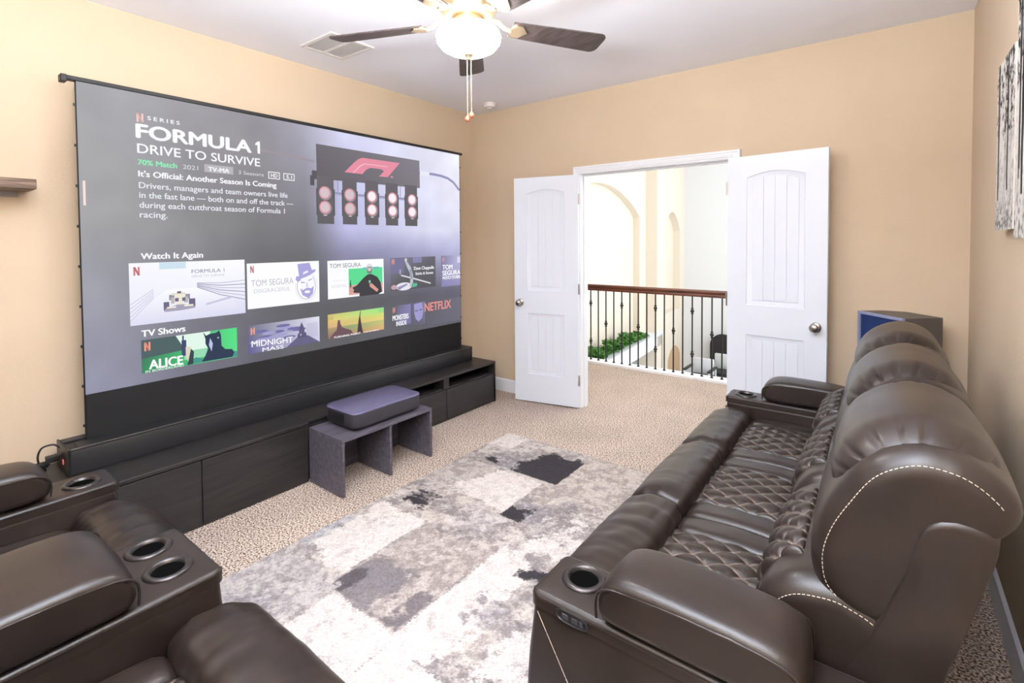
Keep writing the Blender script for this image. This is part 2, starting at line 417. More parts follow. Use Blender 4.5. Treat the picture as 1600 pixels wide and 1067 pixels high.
# ------------------------------------------------------------------ landing railing
rl = thing('stair_railing', (1.2, 1.55, 0.0), 'landing railing with mahogany handrail and black iron balusters beyond the doorway', 'railing')
b = MB(); b.box(-0.85, 4.55, 1.47, 1.63, -0.3, 0.028, 0.004, 1); obj('curb', b, M_white, rl)
prof = [(-0.034,0.0),(-0.034,0.018),(-0.026,0.028),(-0.032,0.042),(-0.028,0.062),(-0.012,0.072),(0.012,0.072),(0.028,0.062),(0.032,0.042),(0.026,0.028),(0.034,0.018),(0.034,0.0)]
b = MB(); b.loft([[(x, 1.55+p[0], 0.872+p[1]) for p in prof] for x in (-0.85, 1.0, 2.6, 4.55)]); obj('handrail', b, M_rail, rl, 50)
base_bar = MB(); base_bar.box(-0.0062, 0.0062, -0.0062, 0.0062, 0.028, 0.874, 0.001, 1); base_bar.lathe([(0.0005,0.028),(0.016,0.028),(0.016,0.034),(0.009,0.044),(0.0005,0.046)], n=10)
bar_me = base_bar.mesh('baluster', 30); bar_me.materials.append(M_iron)
kn = MB(); kn.lathe([(0.006,-0.034),(0.016,-0.031),(0.016,-0.026),(0.008,-0.021),(0.015,-0.012),(0.022,0.0),(0.015,0.012),(0.008,0.021),(0.016,0.026),(0.016,0.031),(0.006,0.034)], n=10)
kn_me = kn.mesh('knuckle', 50); kn_me.materials.append(M_iron)
for k in range(-3, 26):
    x = 0.485+0.1011*k
    if x < -0.8 or x > 3.2: continue
    o = bpy.data.objects.new('baluster', bar_me); C.objects.link(o); o.parent = rl; o.location = (x-1.2, 0, 0)
    zs = [(0.713, 0.252), (), (0.481,), ()][k % 4]
    for z in zs:
        q = bpy.data.objects.new('knuckle', kn_me); C.objects.link(q); q.parent = o; q.location = (0, 0, z)

# ------------------------------------------------------------------ stairwell beyond
def F(y, e=0.0): return -1.017-0.0791*(y-4.26)+e          # front plane of the stairwell's left wall
ZF = -2.5; ZC = 4.7
def quadwall(b, y0, y1, z0, z1, e0, e1):
    vs = [(F(y,e), y, z) for z in (z0,z1) for y in (y0,y1) for e in (e0,e1)]
    b.add(vs, [(0,2,3,1),(4,5,7,6),(0,1,5,4),(2,6,7,3),(0,4,6,2),(1,3,7,5)])
def archwall(b, y0, y1, z0, z1, ya, yb, za, zs, rise, ef, eb, k=16):
    """wall y0..y1 x z0..z1 with an arched niche ya..yb from za up, springing at zs; front at offset ef, niche back at eb"""
    pts = [(ya, za), (ya, zs)] + [(ya+(yb-ya)*i/k, zs+rise*math.sin(PI*i/k)**0.8) for i in range(1, k)] + [(yb, zs), (yb, za)]
    bm = bmesh.new()
    out = [bm.verts.new((F(y,ef), y, z)) for y, z in ((y0,z0),(y1,z0),(y1,z1),(y0,z1))]
    inn = [bm.verts.new((F(y,ef), y, z)) for y, z in pts]
    es = [bm.edges.new((l[i], l[(i+1)%len(l)])) for l in (out, inn) for i in range(len(l))]
    bmesh.ops.triangle_fill(bm, use_beauty=True, edges=es)
    bk = [bm.verts.new((F(y,eb), y, z)) for y, z in pts]
    for i in range(len(pts)):
        j = (i+1) % len(pts); bm.faces.new((inn[i], inn[j], bk[j], bk[i]))
    bm.faces.new(bk)
    bm.verts.index_update(); b.add([tuple(v.co) for v in bm.verts], [tuple(v.index for v in f.verts) for f in bm.faces]); bm.free()
b = MB()
archwall(b, 1.63, 8.50, -0.93, ZC, 3.4, 7.66+0.35, -0.93+0.001, 2.05, 0.62, -0.30, -0.47)
quadwall(b, 8.50, 8.9, -0.93, ZC, -0.5, 0.0)
archwall(b, 8.9, 11.3, ZF, ZC, 9.15, 10.75, -0.52, 1.75, 0.5, 0.0, -0.2)
quadwall(b, 8.50, 9.0, ZF, -0.93, -0.5, 0.0)
struct('wall_stairwell', b, M_hall, 20)
b = MB(); quadwall(b, 1.63, 8.92, -1.27, -0.94, -0.6, 0.0)
struct('trim_4', b, M_hallw)
b = MB(); quadwall(b, 1.63, 8.95, -0.95, -0.90, -0.31, 0.05); quadwall(b, 1.63, 8.95, -1.0, -0.95, -0.31, 0.03); struct('trim_5', b, M_white)
b = MB(); quadwall(b, 1.63, 8.5, ZF, -1.27, -1.4, -1.3); struct('wall_stairwell_lower', b, M_hall)
b = MB(); b.box(-3.0, 5.2, 11.25, 11.4, ZF, ZC); struct('wall_stairwell_far', b, M_hallw)
b = MB(); b.box(-3.0, 5.2, 1.63, 11.4, ZF-0.1, ZF); struct('floor_lower', b, M_hallw)
b = MB(); b.box(-3.0, 5.2, 1.0, 11.4, ZC, ZC+0.1); struct('ceiling_stairwell', b, M_hallw)
b = MB(); b.box(5.1, 5.2, 0.12, 11.4, ZF, ZC); struct('wall_stairwell_right', b, M_hallw)
b = MB(); b.box(-0.95, -0.86, 0.0, 1.63, -0.1, ZC); struct('wall_landing', b, M_hall)
b = MB(); b.box(-0.95, 5.2, 0.1, 1.62, H+0.02, H+0.08); struct('ceiling_landing', b, M_ceil)
b = MB(); b.box(-0.95, 5.2, 1.54, 1.62, H+0.08, ZC); b.box(W+0.1, 5.2, 0.12, 0.2, -0.12, H+0.05); b.box(-0.95, 5.2, 1.5, 1.62, ZF, -0.12); struct('wall_landing_upper', b, M_hallw)
# arched brown doorway low on the stairwell wall (a recess)
b = MB()
def lowarch(y0, y1, z0, zs, rise, e):
    pts = [(y0, z0), (y1, z0)] + [(y1+(y0-y1)*i/12, zs+rise*math.sin(PI*i/12)**0.7) for i in range(13)]
    return [(F(y, e), y, z) for y, z in pts]
b.loft([lowarch(9.50, 10.72, ZF, -1.85, 0.32, 0.012), lowarch(9.50, 10.72, ZF, -1.85, 0.32, -0.05)])
struct('trim_6', b, mat('alcove_paint', (214, 178, 138), 0.8, mottle=(2, 0.05)))
# ivy garland on the ledge
rng = random.Random(3)
b = MB()
for i in range(1500):
    y = 3.6+4.35*rng.random()**0.9; hgt = 0.30 if y < 6.9 else 0.30*max(0.35, (8.0-y)/1.1)
    z = -0.89+hgt*rng.random()**0.8*(0.7+0.3*math.sin(y*7)); e = -0.26+0.22*rng.random()
    c = Vector((F(y, e), y, z)); s = rng.uniform(0.035, 0.065)
    R = Euler((rng.uniform(-1,1), rng.uniform(-1,1), rng.uniform(0,6.3))).to_matrix()
    b.add([c+R@Vector(p)*s for p in ((0,-1,0),(0.7,-0.2,0.15),(0.35,0.5,0.05),(0,1,0),(-0.35,0.5,0.05),(-0.7,-0.2,0.15))], [(0,1,2,3),(0,3,4,5)])
rt_ = thing('ivy_garland', (F(5.5,-0.15), 5.5, -0.9), 'green ivy garland lying along the white stairwell ledge', 'plant')
obj('foliage', b, M_leaf, rt_, None)
b = MB(); b.tube([(F(y,-0.14+0.04*math.sin(y*5)), y, -0.885) for y in np.linspace(3.6, 7.9, 30)], 0.012, 5); obj('stem', b, M_leaf, rt_, 60)
# far chairs at the foot of the stairs
def far_chair(loc, rz, label):
    global LOCAL
    t = thing('metal_armchair', loc, label, 'chair', 'chairs far below', rz); LOCAL = True
    for sx in (-0.3, 0.3):
        m = MB(); m.tube([(sx,-0.3,0),(sx,-0.3,0.62),(sx,0.3,0.62),(sx,0.3,0.0)], 0.022, 6); obj('side_frame', m, M_chrome, t)
        m = MB(); m.box(sx-0.04, sx+0.04, -0.34, 0.34, 0.63, 0.67, 0.008); obj('armrest', m, M_black, t)
    m = MB(); m.box(-0.27, 0.27, -0.28, 0.3, 0.36, 0.46, 0.03); obj('seat', m, M_black, t)
    m = MB(); m.box(-0.27, 0.27, 0.24, 0.33, 0.44, 0.86, 0.03); obj('backrest', m, M_chrome, t)
    LOCAL = False; return t
far_chair((-0.50, 9.28, ZF), 0.0, 'white framed armchair with black armrests, the nearer one seen low between the balusters')
far_chair((-0.16, 10.08, ZF), 0.0, 'white framed armchair with black armrests in front of the dark high-back chair far below')
t = thing('high_back_chair', (-0.40, 10.98, ZF), 'dark round-topped high-back chair behind the white framed armchairs far below', 'chair')
pts = [(-0.34,0.45),(0.34,0.45),(0.34,0.95)]+[(0.34*math.cos(PI*i/12), 0.95+0.32*math.sin(PI*i/12)) for i in range(1,12)]+[(-0.34,0.95)]
b = MB(); b.prism([(-0.40+p[0], ZF+p[1]) for p in pts], 11.0, 11.1, 'y'); obj('backrest', b, M_dark, t)
b = MB(); b.box(-0.74, -0.06, 10.5, 11.0, ZF+0.36, ZF+0.48, 0.03); obj('seat', b, M_black, t)
for sx in (-0.70, -0.10):
    for sy in (10.55, 11.03):
        b = MB(); b.tube([(sx,sy,ZF),(sx,sy,ZF+0.38)], 0.02, 6); obj('leg', b, M_chrome, t)

# ------------------------------------------------------------------ media console under the screen (three cabinet units)
CX = lambda y: 0.545-(y+2.8)*0.0278          # front plane drifts a little: the row is not quite square to the wall
def cabinet(y0, y1, doors, niches, label):
    t = thing('media_cabinet', (0.28, (y0+y1)/2, 0), label, 'cabinet', 'black media cabinets under the screen')
    yc = (y0+y1)/2; xf = CX(yc)
    zb, zt = 0.0, 0.352
    m = MB(); m.box(0.03, xf-0.022, y0, y0+0.018, zb, zt); m.box(0.03, xf-0.022, y1-0.018, y1, zb, zt); m.box(0.03, xf-0.022, y0, y1, zb, 0.05); m.box(0.03, 0.045, y0, y1, zb, zt)
    if niches:
        m.box(0.03, xf-0.024, y0, y1, 0.252, 0.268); m.box(0.06, xf-0.002, (y0+y1)/2-0.03, (y0+y1)/2+0.03, 0.268, zt)
        m.box(0.03, xf, y1-0.02, y1, 0.0, zt); m.box(0.03, xf, y0, y0+0.02, 0.26, zt)
    obj('carcass', m, M_console, t)
    m = MB(); m.box(0.03, xf+0.004, y0+0.0006, y1-0.0006, zt, 0.372, 0.002, 1); obj('top_panel', m, M_console, t)
    w = (y1-y0)/doors
    for k in range(doors):
        m = MB(); m.box(xf-0.02, xf, y0+k*w+0.002, y0+(k+1)*w-0.002, 0.006, 0.256 if niches else 0.346, 0.0015, 1)
        obj('door', m, M_console, t)
    return t
cabinet(-3.36, -2.175, 2, False, 'black low media cabinet with two flat doors, nearest the recliners')
cabinet(-2.175, -1.56, 1, False, 'black low media cabinet half hidden behind the projector stand')
cabinet(-1.56, -0.30, 2, True, 'black low media cabinet with two open slots above its doors, nearest the open doors')

# ------------------------------------------------------------------ floor-rising projection screen
SX, SY, SZ = 0.16, -3.143, 0.714
SW, SHT = 2.741, 1.564
scr = thing('projection_screen', (0.18, -1.77, 0.372), 'large lit projection screen rising from a long black case, showing a streaming menu', 'screen')
def sp(s, t, lay=0): return (SX+0.0012+0.0006*lay, SY+s, SZ+t)
b = MB(); b.box(0.085, 0.295, -3.235, -0.405, 0.373, 0.487, 0.004, 2); b.box(0.085, 0.135, -3.232, -0.408, 0.487, 0.497, 0.002, 1); b.box(0.185, 0.293, -3.20, -0.408, 0.487, 0.497, 0.002, 1)
obj('case', b, M_case, scr)
b = MB(); b.box(0.287, 0.2965, -3.23, -0.41, 0.4945, 0.4985); obj('case_edge_strip', b, mat('case_edge', (120, 118, 118), 0.3, metal=0.7), scr)
b = MB(); b.box(0.075, 0.30, -3.243, -3.233, 0.3728, 0.50, 0.003, 1); obj('end_cap', b, M_black, scr)
b = MB(); b.box(0.075, 0.30, -0.407, -0.397, 0.3728, 0.50, 0.003, 1); obj('end_cap', b, M_black, scr)
b = MB(); b.box(SX-0.0015, SX, SY-0.006, SY+SW+0.006, 0.49, SZ+SHT); obj('fabric', b, M_matte, scr)
b = MB(); b.grid(lambda u, v: (SX+0.0012, SY+u*SW, 0.49+v*(SZ-0.49)), 2, 2)
obj('black_drop', b, mat('woven_black_drop', (30, 30, 31), 0.8, spec=0.3, bump=(900, 0.6, 0.001)), scr, None)
b = MB(); b.box(SX-0.03, SX+0.014, SY-0.055, SY+SW+0.03, SZ+SHT-0.002, SZ+SHT+0.018, 0.002, 1); b.box(SX-0.032, SX+0.016, SY-0.06, SY-0.035, SZ+SHT-0.016, SZ+SHT+0.020, 0.003, 1); obj('top_bar', b, M_black, scr)
for s in (-0.008, SW+0.008):
    b = MB(); b.tube([(SX-0.001, SY+s+0.004*math.copysign(1, s)*(-1), 0.50+1.77*i/20) for i in range(21)], 0.002, 5); obj('tension_cord', b, M_black, scr)
    for k in range(9):
        z = 0.56+k*0.2
        b = MB(); b.box(SX-0.003, SX+0.002, SY+s-0.005, SY+s+0.005, z-0.007, z+0.007, 0.001, 1); obj('tension_tab', b, M_black, scr)
def colored(name, polys, parent, lay0=1, matl=None):
    """polys: list of (points[(s,t)], colour or list of colours); later ones lie in front"""
    vs, fs, cols = [], [], []
    for i, (pts, col) in enumerate(polys):
        base = len(vs); cs = col if isinstance(col[0], (tuple, list)) else [col]*len(pts)
        for (s, t), c in zip(pts, cs): vs.append(sp(s, t, lay0+i*0.25)); cols.append((*lin(c), 1))
        fs.append(tuple(range(base, base+len(pts))))
    w = wloc(parent); me = bpy.data.meshes.new(name); me.from_pydata([(v[0]-w[0], v[1]-w[1], v[2]-w[2]) for v in vs], [], fs)
    ca = me.color_attributes.new('Col', 'FLOAT_COLOR', 'POINT'); ca.data.foreach_set('color', np.array(cols, dtype=np.float32).ravel())
    bm = bmesh.new(); bm.from_mesh(me); bmesh.ops.triangulate(bm, faces=[f for f in bm.faces if len(f.verts) > 4]); 
    for f in bm.faces:
        f.normal_update()
        if f.normal.x < 0: f.normal_flip()
    bm.to_mesh(me); bm.free()
    o = bpy.data.objects.new(name, me); C.objects.link(o); o.parent = parent; me.materials.append(matl or M_picture); return o
# picture background: the show's dim still, lavender sky on the right; room-light wash baked in, greyest left
KS = [0.0, 0.9, 1.2, 1.5, 2.2, 2.741]; KT = [0.0, 0.3, 0.68, 0.86, 1.564]
KC = [[(148,148,170),(100,99,108),(98,98,102),(100,100,104),(100,99,108),(98,98,106)],
      [(152,152,168),(104,103,110),(98,98,102),(98,98,102),(96,95,104),(108,106,122)],
      [(160,160,168),(112,111,115),(108,108,112),(142,141,172),(168,167,202),(190,190,226)],
      [(166,166,168),(122,121,124),(120,119,126),(186,186,226),(218,218,243),(226,226,246)],
      [(172,172,176),(158,154,162),(176,174,190),(214,214,244),(228,228,248),(242,242,252)]]
NS, NT = 90, 52
vs, fs, cols = [], [], []
KA = np.array(KC, dtype=float)
for j in range(NT):
    t = SHT*j/(NT-1); rowc = np.array([[np.interp(t, KT, KA[:, i, c]) for c in range(3)] for i in range(6)])
    for i in range(NS):
        s = SW*i/(NS-1); c = [float(np.interp(s, KS, rowc[:, k])) for k in range(3)]
        k = 1+0.05*mnoise.noise(Vector((s*3, t*3, 0)))+0.03*mnoise.noise(Vector((s*9, t*9, 4)))
        vs.append(sp(s, t, 0)); cols.append((*lin([min(255, x*k) for x in c]), 1))
fs = [(j*NS+i, j*NS+i+1, (j+1)*NS+i+1, (j+1)*NS+i) for j in range(NT-1) for i in range(NS-1)]
me = bpy.data.meshes.new('picture'); w0 = wloc(scr); me.from_pydata([(v[0]-w0[0], v[1]-w0[1], v[2]-w0[2]) for v in vs], [], fs)
ca = me.color_attributes.new('Col', 'FLOAT_COLOR', 'POINT'); ca.data.foreach_set('color', np.array(cols, dtype=np.float32).ravel())
pic = bpy.data.objects.new('picture', me); C.objects.link(pic); pic.parent = scr; me.materials.append(M_picture)

TXT = {}
def text(body, s0, s1, base, cap, col, parent, bold=0.0, lay=6, name='lettering', spacing=1.0, shear=0.0, rot=0.0):
    cu = bpy.data.curves.new('t', 'FONT'); cu.body = body; cu.size = 1.0; cu.space_character = spacing; cu.shear = shear; cu.resolution_u = 4
    o = bpy.data.objects.new('t', cu); C.objects.link(o)
    dg = bpy.context.evaluated_depsgraph_get(); me = bpy.data.meshes.new_from_object(o.evaluated_get(dg))
    bpy.data.objects.remove(o)
    n = len(me.vertices); co = np.empty(n*3, dtype=np.float32); me.vertices.foreach_get('co', co); co = co.reshape(-1, 3)
    x0, x1 = co[:, 0].min(), co[:, 0].max()
    kx = (s1-s0)/(x1-x0); ky = cap/0.729
    out = np.empty_like(co); w = wloc(parent)
    S = s0+(co[:, 0]-x0)*kx; T = base+co[:, 1]*ky+(S-s0)*rot
    out[:, 0] = SX+0.0012+0.0006*lay-w[0]; out[:, 1] = SY+S-w[1]; out[:, 2] = SZ+T-w[2]
    me.vertices.foreach_set('co', out.ravel()); me.materials.clear(); me.materials.append(glow(col)); me.update(); me.name = name
    if bold > 0:
        bm = bmesh.new(); bm.from_mesh(me); base = bm.verts[:]+bm.edges[:]+bm.faces[:]; w_ = bold*cap*1.6
        for dy, dz in ((w_,0),(-w_,0),(0,w_*0.6),(0,-w_*0.6)):
            g = bmesh.ops.duplicate(bm, geom=base); bmesh.ops.translate(bm, vec=(0,dy,dz), verts=[v for v in g['geom'] if isinstance(v, bmesh.types.BMVert)])
        bm.to_mesh(me); bm.free()
    q = bpy.data.objects.new(name, me); C.objects.link(q); q.parent = parent; return q
def nlogo(s, t, w, h, col, parent, lay=6):
    dk = tuple(int(c*0.86) for c in col)
    colored('letter_logo', [([(s,t),(s+w*0.3,t),(s+w*0.3,t+h),(s,t+h)], col), ([(s+w*0.7,t),(s+w,t),(s+w,t+h),(s+w*0.7,t+h)], col),
                            ([(s+w*0.68,t),(s+w,t),(s+w*0.32,t+h),(s,t+h)], dk)], parent, lay)
def rect(s0, s1, t0, t1): return [(s0,t0),(s1,t0),(s1,t1),(s0,t1)]
def ell(s, t, rx, ry, n=20, a0=0, a1=2*PI): return [(s+rx*math.cos(a0+(a1-a0)*i/n), t+ry*math.sin(a0+(a1-a0)*i/n)) for i in range(n)]
def line(pts, w):
    out = []
    for (a, b_) in zip(pts[:-1], pts[1:]):
        d = Vector((b_[0]-a[0], b_[1]-a[1])); d.normalize(); n = Vector((-d.y, d.x))*w/2
        out.append([(a[0]+n.x,a[1]+n.y),(a[0]-n.x,a[1]-n.y),(b_[0]-n.x,b_[1]-n.y),(b_[0]+n.x,b_[1]+n.y)])
    return out
WT = (252, 252, 255); GY = (226, 226, 232)
nlogo(0.244, 1.408, 0.031, 0.047, (250, 205, 202), scr)
text('SERIES', 0.294, 0.446, 1.427, 0.021, WT, scr, 0.03, spacing=1.5)
# wide poster lettering of the show's name, drawn stroke by stroke for its wide geometric shapes
text('FORMULA', 0.243, 0.838, 1.325, 0.076, WT, scr, 0.042)
colored('lettering', [([(0.866,1.388),(0.866,1.374),(0.879,1.379),(0.879,1.325),(0.895,1.325),(0.895,1.402),(0.884,1.402)], WT)], scr, 6)
text('DRIVE TO SURVIVE', 0.244, 0.893, 1.244, 0.052, WT, scr, 0.014)
text('70% Match', 0.245, 0.427, 1.181, 0.029, (150, 240, 190), scr, 0.03)
text('2021', 0.457, 0.535, 1.181, 0.026, GY, scr)
colored('badge', [(rect(0.569, 0.730, 1.176, 1.222), (186, 184, 190))], scr, 3)
text('TV-MA', 0.59, 0.706, 1.183, 0.026, WT, scr, 0.03)
text('3 Seasons', 0.76, 0.915, 1.183, 0.023, GY, scr)
for a, c_, tx, i0, i1 in ((0.945, 1.021, 'HD', 0.962, 1.005), (1.046, 1.123, '5.1', 1.066, 1.104)):
    fr = [(rect(a, c_, 1.173, 1.178), WT), (rect(a, c_, 1.214, 1.219), WT), (rect(a, a+0.005, 1.173, 1.219), WT), (rect(c_-0.005, c_, 1.173, 1.219), WT)]
    colored('badge', fr, scr, 4); text(tx, i0, i1, 1.184, 0.025, WT, scr, 0.02)
text("It's Official: Another Season Is Coming", 0.246, 0.996, 1.118, 0.033, WT, scr, 0.03)
for tx, s1, t0 in (('Drivers, managers and team owners live life', 1.071, 1.056), ('in the fast lane \u2014 both on and off the track \u2014', 1.109, 1.004), ('during each cutthroat season of Formula 1', 1.050, 0.951), ('racing.', 0.375, 0.899)):
    text(tx, 0.247, s1, t0, 0.034, (240, 240, 250), scr, 0.012)
colored('side_marker', [(rect(0.014, 0.024, 0.951, 1.074), (255, 226, 222))], scr, 3)
text('Watch It Again', 0.247, 0.549, 0.674, 0.034, WT, scr, 0.03)
text('TV Shows', 0.240, 0.448, 0.255, 0.036, WT, scr, 0.03)
# start-light gantry
GD = (104, 98, 104); GD2 = (92, 88, 94)
pl = [(q, (160,150,158)) for q in line([(0.872,1.350),(1.05,1.344),(1.27,1.322)], 0.016)]
pl += [(q, (150,150,190)) for q in line([(2.24,1.345),(2.40,1.350),(2.50,1.345),(2.586,1.332),(2.66,1.30),(2.735,1.235)], 0.022)]
pl += [(rect(2.25, 2.36, 1.325, 1.360), (236, 236, 248))]
pl += [(rect(1.41, 2.08, 1.100, 1.122), (170,170,205)), (rect(1.41, 2.08, 1.113, 1.117), (120,118,140))]
pl += [(rect(1.25, 1.29, 1.20, 1.26), GD2), (rect(1.236, 1.268, 1.155, 1.225), GD2), (rect(1.45,1.456,1.12,1.22), (150,150,180)), (rect(2.03,2.036,1.12,1.22), (150,150,180))]
pl += [([(1.284,1.448),(1.287,1.205),(2.246,1.215),(2.244,1.448)], [(112,106,114),(102,98,104),(128,124,132),(136,132,142)])]
for i, (a, c_) in enumerate(((1.286,1.418),(1.488,1.612),(1.686,1.808),(1.878,2.002),(2.075,2.208))):
    pl += [(rect(a, c_, 0.89, 1.23), [(100,97,100),(100,97,100),(108,104,110),(108,104,110)]), (rect(a-0.006, a+0.004, 0.95, 1.14), GD2), (rect(c_-0.004, c_+0.008, 0.95, 1.14), GD2)]
    cx = [1.346,1.550,1.747,1.946,2.150][i]; lc = (214,196,204) if i < 2 else (250,240,246)
    for t in (1.111, 1.008):
        pl += [(ell(cx+0.004, t-0.004, 0.050, 0.050), (150,146,154)), (ell(cx, t, 0.045, 0.045), (222,150,160)), (ell(cx, t, 0.036, 0.036), lc)]
    pl += [(rect(cx-0.012, cx+0.014, 0.948, 0.953), (232,228,236))]
colored('start_lights', pl, scr, 2)
fl = (232, 146, 166)
colored('racing_emblem', [([(1.508,1.273),(1.590,1.352),(1.632,1.385),(1.667,1.399),(2.029,1.402),(1.905,1.275),(1.818,1.272),(1.868,1.318),(1.840,1.332),(1.735,1.330),(1.700,1.312),(1.664,1.275)], fl),
   ([(1.580,1.275),(1.588,1.275),(1.655,1.335),(1.690,1.352),(1.905,1.354),(1.900,1.360),(1.685,1.358),(1.648,1.342)], (250,190,200)),
   (rect(1.934,1.956,1.274,1.287), fl)], scr, 9)
def thumb(polys):
    return colored('thumbnail', polys, scr, 2)
# the enlarged first tile: racing car in rain
PW = (252, 252, 255)
tp = [(rect(0.192,0.785,0.32,0.654), [(232,232,248),(226,226,246),(252,252,255),(246,248,255)])]
tp += [(rect(0.33,0.46,0.615,0.653), (206,226,240)), ([(0.192,0.32),(0.785,0.32),(0.785,0.40),(0.52,0.50),(0.36,0.50),(0.192,0.36)], [(222,222,244),(218,218,242),(228,228,246),(250,250,255),(250,250,255),(232,232,248)])]
for i in range(6):
    tp += [(q, (150,150,178) if i % 2 else (188,188,214)) for q in line([(0.515,0.528-0.005*i),(0.64,0.518-0.014*i),(0.785,0.526-0.024*i)], 0.0045)]
tp += [(q, (200,200,226)) for q in line([(0.56,0.398),(0.70,0.428)], 0.012)]
for i in range(5): tp += [(q, (204,204,226)) for q in line([(0.193,0.345+0.022*i),(0.30,0.46+0.012*i)], 0.004)]
DKC = (112,104,132); YL = (238,232,214)
tp += [(rect(0.345,0.372,0.385,0.432), DKC), (rect(0.470,0.503,0.392,0.440), DKC), (rect(0.372,0.398,0.44,0.47), (150,144,166)), (rect(0.452,0.476,0.44,0.468), (150,144,166)),
       (rect(0.385,0.455,0.466,0.478), (226,220,196)), (rect(0.412,0.432,0.475,0.487), DKC), ([(0.398,0.47),(0.446,0.47),(0.436,0.41),(0.41,0.41)], YL), (rect(0.380,0.398,0.42,0.455), (190,184,180)), (rect(0.446,0.466,0.42,0.455), (190,184,180)),
       ([(0.347,0.377),(0.352,0.395),(0.41,0.412),(0.44,0.412),(0.498,0.398),(0.502,0.385),(0.43,0.378)], (168,162,184)), (rect(0.36,0.405,0.395,0.404), YL), (rect(0.445,0.492,0.398,0.408), YL), (rect(0.40,0.418,0.43,0.45), DKC), (rect(0.436,0.452,0.43,0.45), DKC)]
thumb(tp)
nlogo(0.211, 0.587, 0.028, 0.046, (214,120,128), scr); text('FORMULA 1', 0.488, 0.665, 0.585, 0.022, (120,122,150), scr); text('DRIVE TO SURVIVE', 0.488, 0.665, 0.560, 0.014, (190,190,212), scr)
# second tile: line drawing of a bearded person in a top hat
LV = (172,166,220)
tp = [(rect(0.798,1.292,0.340,0.628), PW)]
tp += [(q, (160,156,190)) for q in line(ell(1.195,0.455,0.068,0.088,24)+[(1.263,0.455)], 0.004)]
tp += [(q, (210,208,226)) for q in line(ell(1.195,0.452,0.082,0.100,24)+[(1.277,0.452)], 0.0025)]
tp += [([(1.140,0.515),(1.128,0.612),(1.216,0.618),(1.236,0.560),(1.222,0.540)], LV), ([(1.112,0.508),(1.130,0.490),(1.255,0.552),(1.262,0.572),(1.240,0.568),(1.140,0.528),(1.120,0.530)], LV), ([(1.165,0.538),(1.205,0.552),(1.204,0.566),(1.172,0.556)], (240,238,250)),
       ([(1.150,0.510),(1.232,0.535),(1.250,0.47),(1.235,0.405),(1.195,0.38),(1.155,0.41),(1.142,0.46)], (248,247,254)),
       ([(1.145,0.445),(1.165,0.432),(1.195,0.447),(1.225,0.440),(1.246,0.455),(1.238,0.402),(1.205,0.372),(1.160,0.398)], LV), (ell(1.197,0.418,0.022,0.010,12), (246,244,252)),
       ([(1.150,0.482),(1.178,0.480),(1.178,0.486),(1.152,0.489)], (150,144,190)), ([(1.205,0.492),(1.232,0.502),(1.230,0.507),(1.204,0.498)], (150,144,190)), ([(1.190,0.485),(1.196,0.485),(1.205,0.450),(1.188,0.452)], (214,210,236))]
thumb(tp)
nlogo(0.817, 0.568, 0.023, 0.044, (206,130,142), scr); text('TOM SEGURA', 0.822, 1.101, 0.482, 0.042, (186,186,196), scr); text('DISGRACEFUL', 0.838, 1.077, 0.438, 0.026, (202,202,212), scr)
# third tile: bearded person in black holding a bottle before a green block
tp = [(rect(1.359,1.854,0.348,0.625), PW), (rect(1.532,1.842,0.436,0.560), (96,222,150)), (rect(1.532,1.842,0.362,0.436), (222,168,160)), (rect(1.842,1.854,0.348,0.56), PW), (rect(1.66,1.81,0.545,0.565), (110,196,190)),
      (ell(1.718,0.556,0.030,0.036,18), (224,222,226)), ([(1.690,0.555),(1.746,0.555),(1.740,0.522),(1.718,0.508),(1.696,0.522)], (120,140,134)), (ell(1.718,0.545,0.018,0.012,10), (214,196,190)), (rect(1.694,1.742,0.560,0.566), (80,84,96)),
      ([(1.700,0.508),(1.736,0.510),(1.790,0.485),(1.822,0.440),(1.835,0.365),(1.800,0.348),(1.622,0.346),(1.626,0.372),(1.580,0.376),(1.545,0.398),(1.545,0.412),(1.600,0.430),(1.660,0.482)], (66,64,68)),
      ([(1.533,0.400),(1.560,0.420),(1.578,0.395),(1.560,0.376),(1.536,0.384)], (216,160,150)), (rect(1.540,1.553,0.418,0.452), (60,110,84)), (rect(1.543,1.550,0.452,0.475), (60,110,84)),
      ([(1.708,0.462),(1.728,0.462),(1.726,0.440),(1.712,0.440)], (150,200,176)), ([(1.716,0.432),(1.735,0.440),(1.800,0.385),(1.786,0.366),(1.72,0.412)], (218,160,150))]
thumb(tp); text('TOM SEGURA', 1.374, 1.638, 0.572, 0.032, (110,110,118), scr); text('COMPLETELY', 1.395, 1.52, 0.470, 0.014, (228,226,232), scr); text('NORMAL', 1.385, 1.52, 0.425, 0.026, (218,218,226), scr)
